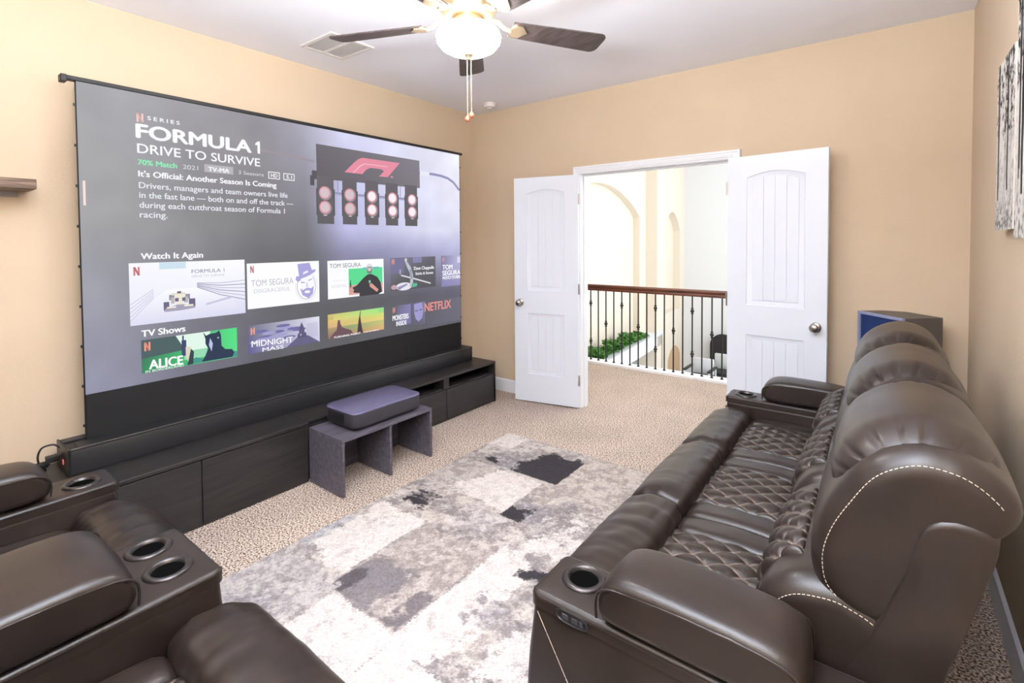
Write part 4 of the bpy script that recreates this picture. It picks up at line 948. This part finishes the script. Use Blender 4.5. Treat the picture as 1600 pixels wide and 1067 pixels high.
def make_seat(root, x0, x1, seed, bw):
    s = obj('seat', cushion([(0.40,0.24),(0.40,0.42),(0.65,0.435),(0.90,0.445),(0.93,0.42),(0.93,0.26),(0.90,0.23),(0.5,0.22)], x0+0.002, x1-0.002, 0.012, m=60, nlat=4), M_leather, root, 60)
    def dsp(x, w, u, p):
        d = 0.0035*wr(x, 30, seed)*max(0, math.sin(2*PI*u*1.0+0.3))
        e = min(w, 1-w)
        d += 0.0022*math.sin(u*2*PI*9+6*wr(x, 6, seed+3))*(1 if 0.08 < u < 0.55 else 0.3)*(0.4+0.6*max(0, 1-e*5))
        d -= 0.005*math.exp(-((u-0.16-0.02*wr(x,8,seed))/0.012)**2)*(0.5+0.5*wr(x, 9, seed+1)) if e < 0.35 else 0
        d += 0.0018*math.sin(x*60+5*wr(u*3, 2, seed))*math.exp(-((u-0.22)/0.12)**2)
        return d
    obj('front_pad', cushion(FPAD, x0+0.003, x1-0.003, 0.035, 0.05, radial=True, m=96, nlat=40, bulge=0.006, disp=dsp), M_leather, s, 60)
    b = MB(); b.box(x0+0.012, x1-0.012, 0.985, 1.045, 0.07, 0.33, 0.02, 3); obj('footrest', b, M_leather, s)
    def zt(f): return 0.448+0.020*math.sin(PI*min(1, max(0, (f-0.44)/0.47)))+0.012*(f-0.44)/0.47
    for xa, xb in ((x0+0.004, x0+bw), (x1-bw, x1-0.004)):
        pr = [(0.42,0.42),(0.42,0.452),(0.50,zt(0.50)+0.006),(0.60,zt(0.60)+0.01),(0.72,zt(0.72)+0.012),(0.84,zt(0.84)+0.012),(0.895,zt(0.895)+0.010),(0.912,zt(0.9)-0.01),(0.912,0.43),(0.70,0.42)]
        obj('side_bolster', cushion(pr, xa, xb, 0.016, 0.03, m=60, nlat=6, bulge=0.004), M_leather, s, 60)
    slen = 0.50
    def surf(x, v):
        f = 0.915-0.49*v; w = (x-x0-bw)/(x1-x0-2*bw); dome = 0.008*math.sin(PI*max(0,min(1,w)))
        return (x, f, zt(f)+dome), (0, 0, 1)
    quilt_panel(s, surf, x0+bw-0.003, x1-bw+0.003, slen, 86, 100, (x1-x0-2*bw)/4.5, 0.105, 0.015)
    # backrest
    bk = obj('backrest', cushion(WING, x0+0.009, x1-0.009, 0.05, 0.055, radial=True, m=90, nlat=16, bulge=0.010,
             disp=lambda x, w, u, p: 0.003*wr(u*3, 8, seed)*wr(x, 7, seed)+(0.0035*math.sin(u*150)*max(0, 1-min(w,1-w)*14)*max(0, wr(u*5, 4, seed+9)))), M_leather, root, 60)
    obj('back_shell', cushion(SHELL, x0+0.003, x1-0.003, 0.022, 0.024, radial=True, m=90, nlat=6), M_leather, bk, 60)
    def pdisp(x, w, u, p):
        e = min(w, 1-w)*(x1-x0-0.09); up_ = math.exp(-((e-0.055)/0.035)**2)
        return -0.0065*up_*max(0, math.sin(u*2*PI*13+seed*1.7+2*wr(u*4, 3, seed)))**3*(0.3+0.7*abs(wr(u*7, 2, seed+5)))*2.0+0.003*wr(x, 6, seed)
    obj('head_pillow', cushion(PILLOW, x0+0.040, x1-0.040, 0.075, 0.12, radial=True, m=140, nlat=20, bulge=0.012, disp=pdisp, ne=16), M_leather, bk, 60)
    lum = obj('lumbar_cushion', cushion(LUMBAR, x0+0.004, x1-0.004, 0.05, 0.055, radial=True, m=90, nlat=24, bulge=0.004,
              disp=lambda x, w, u, p: 0.004*math.sin(u*2*PI*11+seed)*max(0, 1-abs(min(w,1-w)*0.6-0.05)*18)*max(0, wr(u*5, 3, seed))), M_leather, bk, 60)
    CV = catmull([(0.478,0.425),(0.52,0.475),(0.549,0.525),(0.567,0.575),(0.570,0.628),(0.552,0.675),(0.533,0.697),(0.510,0.716),(0.480,0.729)], 60, False)
    def surf2(x, v):
        k = v*59; i = min(58, int(k)); p = CV[i].lerp(CV[i+1], k-i); t_ = (CV[i+1]-CV[i]).normalized(); n_ = Vector((t_.y, -t_.x))
        w = (x-x0)/(x1-x0); return (x, p.x+0.004*math.sin(PI*w)*0, p.y), (0, n_.x, n_.y)
    quilt_panel(lum, surf2, x0+bw-0.005, x1-bw+0.005, 0.46, 86, 100, (x1-x0-2*bw)/4.5, 0.095, 0.016, lift=0.003)
    return s, bk
PADP = [(0.458,0.592),(0.452,0.640),(0.462,0.672),(0.50,0.690),(0.58,0.697),(0.70,0.700),(0.78,0.698),(0.83,0.686),(0.858,0.658),(0.866,0.625),(0.856,0.598),(0.80,0.588),(0.52,0.588)]
def make_arm(root, x0, x1, cups, za=0.575, zoff=0.0, outer=None, control=None, pad=None, name='arm', dark=False):
    """arm or console between x0 and x1; cups = list of x centres; pad=(px0,px1)"""
    px0, px1 = pad
    bp = [(0.21,0.05),(0.18,0.18),(0.17,0.30),(0.18,0.42),(0.20,0.51),(0.23,za-0.034),(0.25,za-0.030),(1.040,za-0.030),(1.049,za-0.034),(1.053,za-0.045),(1.057,0.50),(1.064,0.45),(1.070,0.40),(1.075,0.34),(1.077,0.26),(1.076,0.17),(1.072,0.09),(1.066,0.05),(1.055,0.04),(0.24,0.04)]
    arm = obj(name, bevel_prism(bp, x0, x1, 0.020), M_leather, root, 40)
    ol = rrect(x0-0.002, x1+0.002, 0.19, 1.062, 0.026, 5)
    holes = [(cx, 0.965, 0.049) for cx in cups]
    obj('arm_top', holed_block(ol, za-0.036, za, 0.016, holes), M_leather, arm, 45)
    for cx in cups: cup(arm, cx, 0.965, za, 0.049)
    pr = [(f, z_+zoff) for f, z_ in PADP]
    pd = obj('armrest_pad', cushion(pr, px0, px1, 0.020, 0.022, m=90, nlat=10, bulge=0.008), M_leather, arm, 60)
    for xx, sg in ((px0, 1), (px1, -1)):
        b = MB(); pth = [(xx+sg*0.004, 0.866, 0.596+zoff),(xx+sg*0.003, 0.868, 0.635+zoff),(xx+sg*0.004, 0.858, 0.660+zoff),(xx+sg*0.004, 0.82, 0.676+zoff),(xx+sg*0.005, 0.70, 0.684+zoff),(xx+sg*0.005, 0.55, 0.682+zoff),(xx+sg*0.004, 0.475, 0.672+zoff),(xx+sg*0.003, 0.452, 0.65+zoff),(xx+sg*0.004, 0.450, 0.60+zoff)]
        Q = catmull([Vector((p[1], p[2])) for p in pth], 50, False); b.tube([(pth[4][0]-sg*0.002, q.x, q.y) for q in Q], 0.0035, 6); obj('piping', b, M_piping, arm, 60)
    for xx in (x0-0.001, x1+0.001):
        b = MB(); b.tube([(xx, 0.25, za-0.010),(xx, 1.03, za-0.010),(xx+(0.010 if xx < (x0+x1)/2 else -0.010), 1.054, za-0.011),(xx+(0.03 if xx < (x0+x1)/2 else -0.03), 1.063, za-0.012)], 0.003, 6); obj('piping', b, M_piping, arm, 60)
    return arm
def make_sofa(name, loc, rotz, label, layout, group=None):
    """layout: list of ('arm',x0,x1,cups,pad,za,zoff) / ('seat',x0,x1)"""
    global LOCAL
    root = thing(name, loc, label, 'sofa', group, rotz); LOCAL = True
    xa = min(l[1] for l in layout); xb = max(l[2] for l in layout)
    b = MB(); b.box(xa+0.03, xb-0.03, 0.30, 0.97, 0.06, 0.235, 0.01, 1); obj('base_frame', b, M_matte, root)
    for fx in (xa+0.09, xb-0.09):
        for fy in (0.36, 0.92):
            b = MB(); b.lathe([(0.0005,0.014),(0.022,0.014),(0.026,0.062),(0.0005,0.062)], (fx,fy,0), n=12); obj('foot', b, M_black, root)
    k = 0
    for l in layout:
        if l[0] == 'seat':
            k += 1; make_seat(root, l[1], l[2], 3.1*k+len(layout), 0.118)
        else: 
            _, x0, x1, cups, pad, za, zo = l; a = make_arm(root, x0, x1, cups, za, zo, pad=pad)
            if x0 == xa and name == 'reclining_sofa':
                # touch control and seam on the outer side of the near arm
                b = MB(); Q = [(0.935+0.046*math.copysign(abs(math.cos(t_))**0.7, math.cos(t_)), 0.556+0.0155*math.copysign(abs(math.sin(t_))**0.8, math.sin(t_))) for t_ in np.linspace(0, 2*PI, 32, endpoint=False)]
                c0 = (0.935, 0.556)
                b.loft([[(x0-0.0015, p[0], p[1]) for p in Q], [(x0-0.007, p[0], p[1]) for p in Q], [(x0-0.008, c0[0]+(p[0]-c0[0])*0.88, c0[1]+(p[1]-c0[1])*0.8) for p in Q], [(x0-0.0055, c0[0]+(p[0]-c0[0])*0.84, c0[1]+(p[1]-c0[1])*0.74) for p in Q]])
                obj('control_panel', b, M_black, a, 40, label='oval black power recline control')
                for fx in (0.952, 0.925):
                    b = MB(); b.box(x0-0.0078, x0-0.0052, fx-0.008, fx+0.008, 0.549, 0.563, 0.001, 1); obj('button', b, mat('button_grey', (58,58,64), 0.5), a)
                b = MB(); b.box(x0-0.0078, x0-0.0052, 0.902, 0.912, 0.549, 0.563, 0.001, 1); obj('button', b, mat('button_grey', (58,58,64), 0.5), a)
                stitches([(x0-0.0012, 1.036-0.30*t_, 0.530-0.48*t_) for t_ in np.linspace(0, 1, 12)], a, dash=0.05, gap=0.002, r=0.0009)
    # contrast stitching on the outer wings
    ends = [l for l in layout if l[0] == 'seat']
    bks = [c for c in root.children if c.name.startswith('backrest')]
    for (l, bkk, sgn) in ((ends[0], bks[0], 1), (ends[-1], bks[-1], -1)):
        x = l[1] if sgn > 0 else l[2]
        stitches([(x+sgn*(0.009+0.0062), p[1], p[2]) for p in path_on(WING, 0, 0.026, -0.02, 0.56, 90)], bkk)
        stitches([(x+sgn*(0.004+0.0042), p[1], p[2]) for p in path_on(LUMBAR, 0, 0.030, 0.20, 0.58, 90)], bkk)
    LOCAL = False
    return root
make_sofa('reclining_sofa', (3.70, -2.779, 0), PI/2+0.010, 'brown leather three-seat reclining sofa along the right wall under the pictures',
    [('arm', 0.0, 0.185, [0.115], (-0.012, 0.172), 0.578, 0.0), ('seat', 0.187, 0.787), ('seat', 0.787, 1.387), ('seat', 1.387, 1.985), ('arm', 1.987, 2.155, [2.07], (1.985, 2.160), 0.573, -0.008)])
make_sofa('reclining_loveseat', (0.865, -4.295, 0), 0.0, 'brown leather two-seat recliner with central double cup holder console, at the near left',
    [('arm', 0.0, 0.185, [0.10], (0.0, 0.18), 0.575, -0.005), ('seat', 0.187, 0.738), ('arm', 0.74, 1.075, [0.812, 0.960], (0.752, 1.080), 0.592, 0.008), ('seat', 1.077, 1.625), ('arm', 1.627, 1.80, [1.715], (1.63, 1.80), 0.578, 0.0)])

# ------------------------------------------------------------------ ceiling fan
FX, FY = 1.876, -2.158
fan = thing('ceiling_fan', (FX, FY, H), 'five-blade ceiling fan with dark wooden blades and a lit glass bowl', 'ceiling fan')
b = MB(); b.lathe([(0.0005,H-0.0005),(0.075,H-0.0005),(0.075,H-0.02),(0.055,H-0.055),(0.02,H-0.07),(0.0005,H-0.07)], (FX,FY,0), n=32); obj('canopy', b, M_fanmetal, fan, 40)
b = MB(); b.lathe([(0.013,H-0.16),(0.013,H-0.065)], (FX,FY,0), n=12); obj('downrod', b, M_fanmetal, fan, 60)
b = MB(); b.lathe([(0.0005,2.605),(0.05,2.605),(0.09,2.595),(0.128,2.565),(0.136,2.53),(0.132,2.50),(0.112,2.475),(0.10,2.455),(0.085,2.45),(0.0005,2.45)], (FX,FY,0), n=40); obj('motor_housing', b, M_fanmetal, fan, 40)
b = MB(); b.lathe([(0.0005,2.452),(0.062,2.452),(0.064,2.435),(0.075,2.425),(0.098,2.42),(0.100,2.408),(0.0005,2.408)], (FX,FY,0), n=36); obj('light_fitter', b, M_fanmetal, fan, 40)
b = MB(); b.lathe([(0.096,2.415),(0.118,2.408),(0.137,2.392),(0.143,2.372),(0.138,2.348),(0.12,2.325),(0.09,2.309),(0.05,2.302),(0.012,2.300),(0.0005,2.300)], (FX,FY,0), n=48); obj('glass_bowl', b, bowl_mat(), fan, 80, label='frosted glass bowl, lit')
b = MB(); b.lathe([(0.0005,2.2995),(0.022,2.2995),(0.022,2.293),(0.012,2.285),(0.009,2.275),(0.0005,2.272)], (FX,FY,0), n=18); obj('finial', b, M_fanmetal, fan, 50)
BA0 = math.radians(58.5)
for k in range(5):
    a = BA0+k*2*PI/5; R = Matrix.Translation((FX,FY,2.435)) @ Matrix.Rotation(a, 4, 'Z') @ Matrix.Rotation(math.radians(-12), 4, 'X')
    r0, r1 = 0.20, 0.672
    prof = []
    for i in range(18):
        u = 1-(1-i/17)**1.6; r_ = r0+(r1-r0)*u; hw = 0.052+0.020*u**0.8
        if u > 0.93: hw *= math.sqrt(max(0.0, 1-((u-0.93)/0.0702)**2))*0.5+0.5
        prof.append((r_, hw))
    out = [(r_, hw) for r_, hw in prof]+[(r_, -hw) for r_, hw in reversed(prof)]
    m = MB(); m.loft([[tuple(R @ Vector((p[0], p[1], z_))) for p in out] for z_ in (-0.003, 0.003)])
    me = m.mesh('blade', 30, (FX,FY,H)); me.materials.append(M_blade)
    bl = bpy.data.objects.new('blade', me); C.objects.link(bl); bl.parent = fan
    R2 = Matrix.Translation((FX,FY,2.435)) @ Matrix.Rotation(a, 4, 'Z')
    m = MB(); m.tube([tuple(R2 @ Vector(p)) for p in ((0.10,0,0.03),(0.14,0,0.022),(0.17,0.0,0.0),(0.20,0,-0.008))], [0.012,0.011,0.010,0.009], 8)
    fl_ = [(0.195,0.012),(0.215,0.040),(0.245,0.042),(0.262,0.022),(0.280,0.0),(0.262,-0.022),(0.245,-0.042),(0.215,-0.040),(0.195,-0.012)]
    m.loft([[tuple(R @ Vector((p[0], p[1], z_))) for p in fl_] for z_ in (-0.009, -0.0035)])
    obj('blade_arm', m, M_fanmetal, fan, 40)
for i, (dx, dy, zb) in enumerate(((-0.006,-0.004,2.028),(0.008,0.006,2.045))):
    m = MB(); z_ = 2.275
    while z_ > zb: 
        m.lathe([(0.0004,-0.0026),(0.0026,0),(0.0004,0.0026)], (FX+dx,FY+dy,z_), n=6); z_ -= 0.0062
    m.tube([(FX+dx,FY+dy,2.278),(FX+dx,FY+dy,zb)], 0.0008, 4)
    pc = obj('pull_chain', m, M_chain, fan, 60)
    m = MB(); zc = zb-0.014; m.lathe([(0.0005,0.016),(0.005,0.014),(0.007,0.010),(0.013,0.003),(0.014,-0.004),(0.010,-0.012),(0.0005,-0.015)], (FX+dx,FY+dy,zc), n=14); obj('chain_fob', m, M_fob, pc, 60)

# ------------------------------------------------------------------ ceiling vent, smoke detector
t = thing('ceiling_vent', (0.485, -1.89, H), 'white louvred air vent in the ceiling beside the fan blade', 'vent')
vx0, vx1, vy0, vy1 = 0.315, 0.665, -2.052, -1.732
b = MB()
for (a, c, d, e) in ((vx0, vx1, vy0, vy0+0.028), (vx0, vx1, vy1-0.028, vy1), (vx0, vx0+0.028, vy0+0.028, vy1-0.028), (vx1-0.028, vx1, vy0+0.028, vy1-0.028)): b.box(a, c, d, e, H-0.010, H-0.0005, 0.003, 1)
b.box(vx0+0.02, vx1-0.02, -1.900, -1.884, H-0.010, H-0.001, 0.001, 1)
obj('frame', b, M_vent, t)
b = MB(); b.box(vx0+0.01, vx1-0.01, vy0+0.01, vy1-0.01, H-0.0012, H-0.0004); obj('backing', b, M_ventback, t)
sl = MB(); n_ = 8
sl.loft([[(x,-0.003,-0.008),(x,-0.0018,-0.0095),(x,0.0022,-0.0045),(x,0.0026,-0.0015),(x,0.0014,-0.0015),(x,0.001,-0.0042)] for x in (-0.147, 0.147)])
sme = sl.mesh('slat', 40); sme.materials.append(M_vent)
for half in (0, 1):
    for k in range(10):
        y = (-2.018 if half == 0 else -1.878)+k*0.0125
        o = bpy.data.objects.new('slat', sme); C.objects.link(o); o.parent = t; o.location = (0.49-0.485, y+1.89, 0)
t = thing('smoke_detector', (0.394, -0.232, H), 'round white smoke detector on the ceiling near the back left corner', 'detector')
b = MB(); b.lathe([(0.0005,H-0.0004),(0.062,H-0.0004),(0.062,H-0.012),(0.056,H-0.014),(0.052,H-0.034),(0.040,H-0.040),(0.022,H-0.042),(0.020,H-0.048),(0.0005,H-0.049)], (0.394,-0.232,0), n=32); obj('housing', b, M_vent, t, 40)
b = MB(); b.lathe([(0.053,H-0.021),(0.0545,H-0.023),(0.053,H-0.025)], (0.394,-0.232,0), n=24); obj('vent_ring', b, M_ventback, t, 40)

# ------------------------------------------------------------------ floating shelf on the left wall
t = thing('floating_shelf', (0.1, -3.75, 1.72), 'weathered wooden floating shelf on the left wall at the picture edge', 'shelf')
b = MB(); b.box(0.0, 0.20, -4.25, -3.303, 1.728, 1.775, 0.003, 1); obj('board', b, M_shelf, t)
b = MB(); b.box(0.0, 0.014, -4.2, -3.34, 1.70, 1.7275, 0.001, 1); b.box(0.002, 0.17, -3.46, -3.43, 1.722, 1.7278); b.box(0.002, 0.17, -4.06, -4.03, 1.722, 1.7278); obj('bracket', b, M_ventback, t)

# ------------------------------------------------------------------ tower speaker in the back right corner
global_A = Vector((3.214,-0.100,0)); Bv = Vector((3.427,-0.338,0)); e1 = (Bv-global_A); fw_ = e1.length; e1.normalize(); e2 = Vector((-e1.y, e1.x, 0))
t = thing('tower_speaker', (3.42, -0.2, 0), 'tall dark cabinet speaker with blue grille standing in the corner behind the sofa', 'speaker')
Mx = Matrix((e1, e2, Vector((0,0,1)))).transposed().to_4x4(); Mx.translation = global_A
dp = 0.245
b = MB(); b.box(0, fw_, 0.016, dp, 0.02, 1.03, 0.003, 1, Mx); obj('cabinet', b, M_speaker, t)
b = MB(); fr_ = 0.016
for (a, c, d, e) in ((0, fr_, 0.02, 1.03), (fw_-fr_, fw_, 0.02, 1.03), (fr_, fw_-fr_, 0.02, 0.02+fr_), (fr_, fw_-fr_, 1.03-fr_, 1.03)): b.box(a, c, 0, 0.016, d, e, 0.001, 1, Mx)
obj('front_frame', b, M_speakeredge, t)
b = MB(); b.box(fr_, fw_-fr_, 0.010, 0.016, 0.036, 1.014, 0, 1, Mx); obj('grille', b, M_grille, t)
for a in (0.03, fw_-0.03):
    for c in (0.04, dp-0.03):
        b = MB(); b.lathe([(0.0005,0.0),(0.018,0.0),(0.018,0.02),(0.0005,0.02)], tuple(Mx @ Vector((a,c,0))), n=12); obj('foot', b, M_black, t)

# ------------------------------------------------------------------ canvas prints on the right wall
def canvas(y_far, y_near, z0, z1, seed, label):
    t = thing('canvas_print', (W-0.02, (y_far+y_near)/2, z0), label, 'picture', 'black and white forest canvases')
    b = MB(); b.box(W-0.034, W-0.006, y_near+0.001, y_far-0.001, z0+0.001, z1-0.001); obj('stretcher', b, M_canvasside, t)
    nu, nv = 90, 160
    u, v = np.meshgrid(np.linspace(0, 1, nu), np.linspace(0, 1, nv)); ww = (y_far-y_near)
    base = 225-40*fbm(u*ww*2, v, 4, seed, 4)*(1-v)
    for k in range(13):
        r = np.random.RandomState(seed*40+k); cx = r.rand(); wd = 0.008+0.035*r.rand()**2; tone = 40+120*r.rand()
        lean = 0.05*(r.rand()-0.5); edge = np.abs(u-cx-lean*v-0.012*(vnoise(u*0, v, 9, seed+k)-0.5))
        m_ = np.clip((wd-edge)/0.008+(fbm(u, v*0.3, 18, seed+k, 3)-0.5)*1.5, 0, 1)*(v > 0.12+0.15*r.rand()); base = base*(1-m_)+tone*m_
    lf = fbm(u*ww*3, v*1.6, 14, seed+90, 5, 0.8); m_ = np.clip((lf-0.47-0.10*(1-v))*9, 0, 1)*(0.25+0.75*(np.abs(v-0.8) < 0.25)); base = base*(1-m_)+45*m_
    g_ = np.clip((fbm(u*ww*4, v*3, 16, seed+70, 4)-0.45)*6, 0, 1)*np.clip((0.2-v)*8, 0, 1); base = base*(1-g_)+(120)*g_
    rgb = np.stack([base*1.0, base*0.975, base*0.945], -1)
    vs = [(W-0.0345, y_far-float(a)*(y_far-y_near), z0+float(c)*(z1-z0)) for a, c in zip(u.ravel(), v.ravel())]
    w = wloc(t); me = bpy.data.meshes.new('printed_face'); me.from_pydata([(p[0]-w[0], p[1]-w[1], p[2]-w[2]) for p in vs], [], [(j*nu+i, (j+1)*nu+i, (j+1)*nu+i+1, j*nu+i+1) for j in range(nv-1) for i in range(nu-1)])
    c01 = np.clip(rgb/255, 0, 1)**2.2; ca = me.color_attributes.new('Col', 'FLOAT_COLOR', 'POINT'); ca.data.foreach_set('color', np.concatenate([c01.reshape(-1,3), np.ones((nu*nv,1))], 1).astype(np.float32).ravel())
    o = bpy.data.objects.new('printed_face', me); C.objects.link(o); o.parent = t; me.materials.append(M_print); return t
canvas(-1.112, -1.455, 1.502, 2.128, 3, 'smaller black and white forest canvas, farther along the right wall')
canvas(-1.487, -1.95, 1.472, 2.30, 5, 'taller black and white forest canvas at the right picture edge')
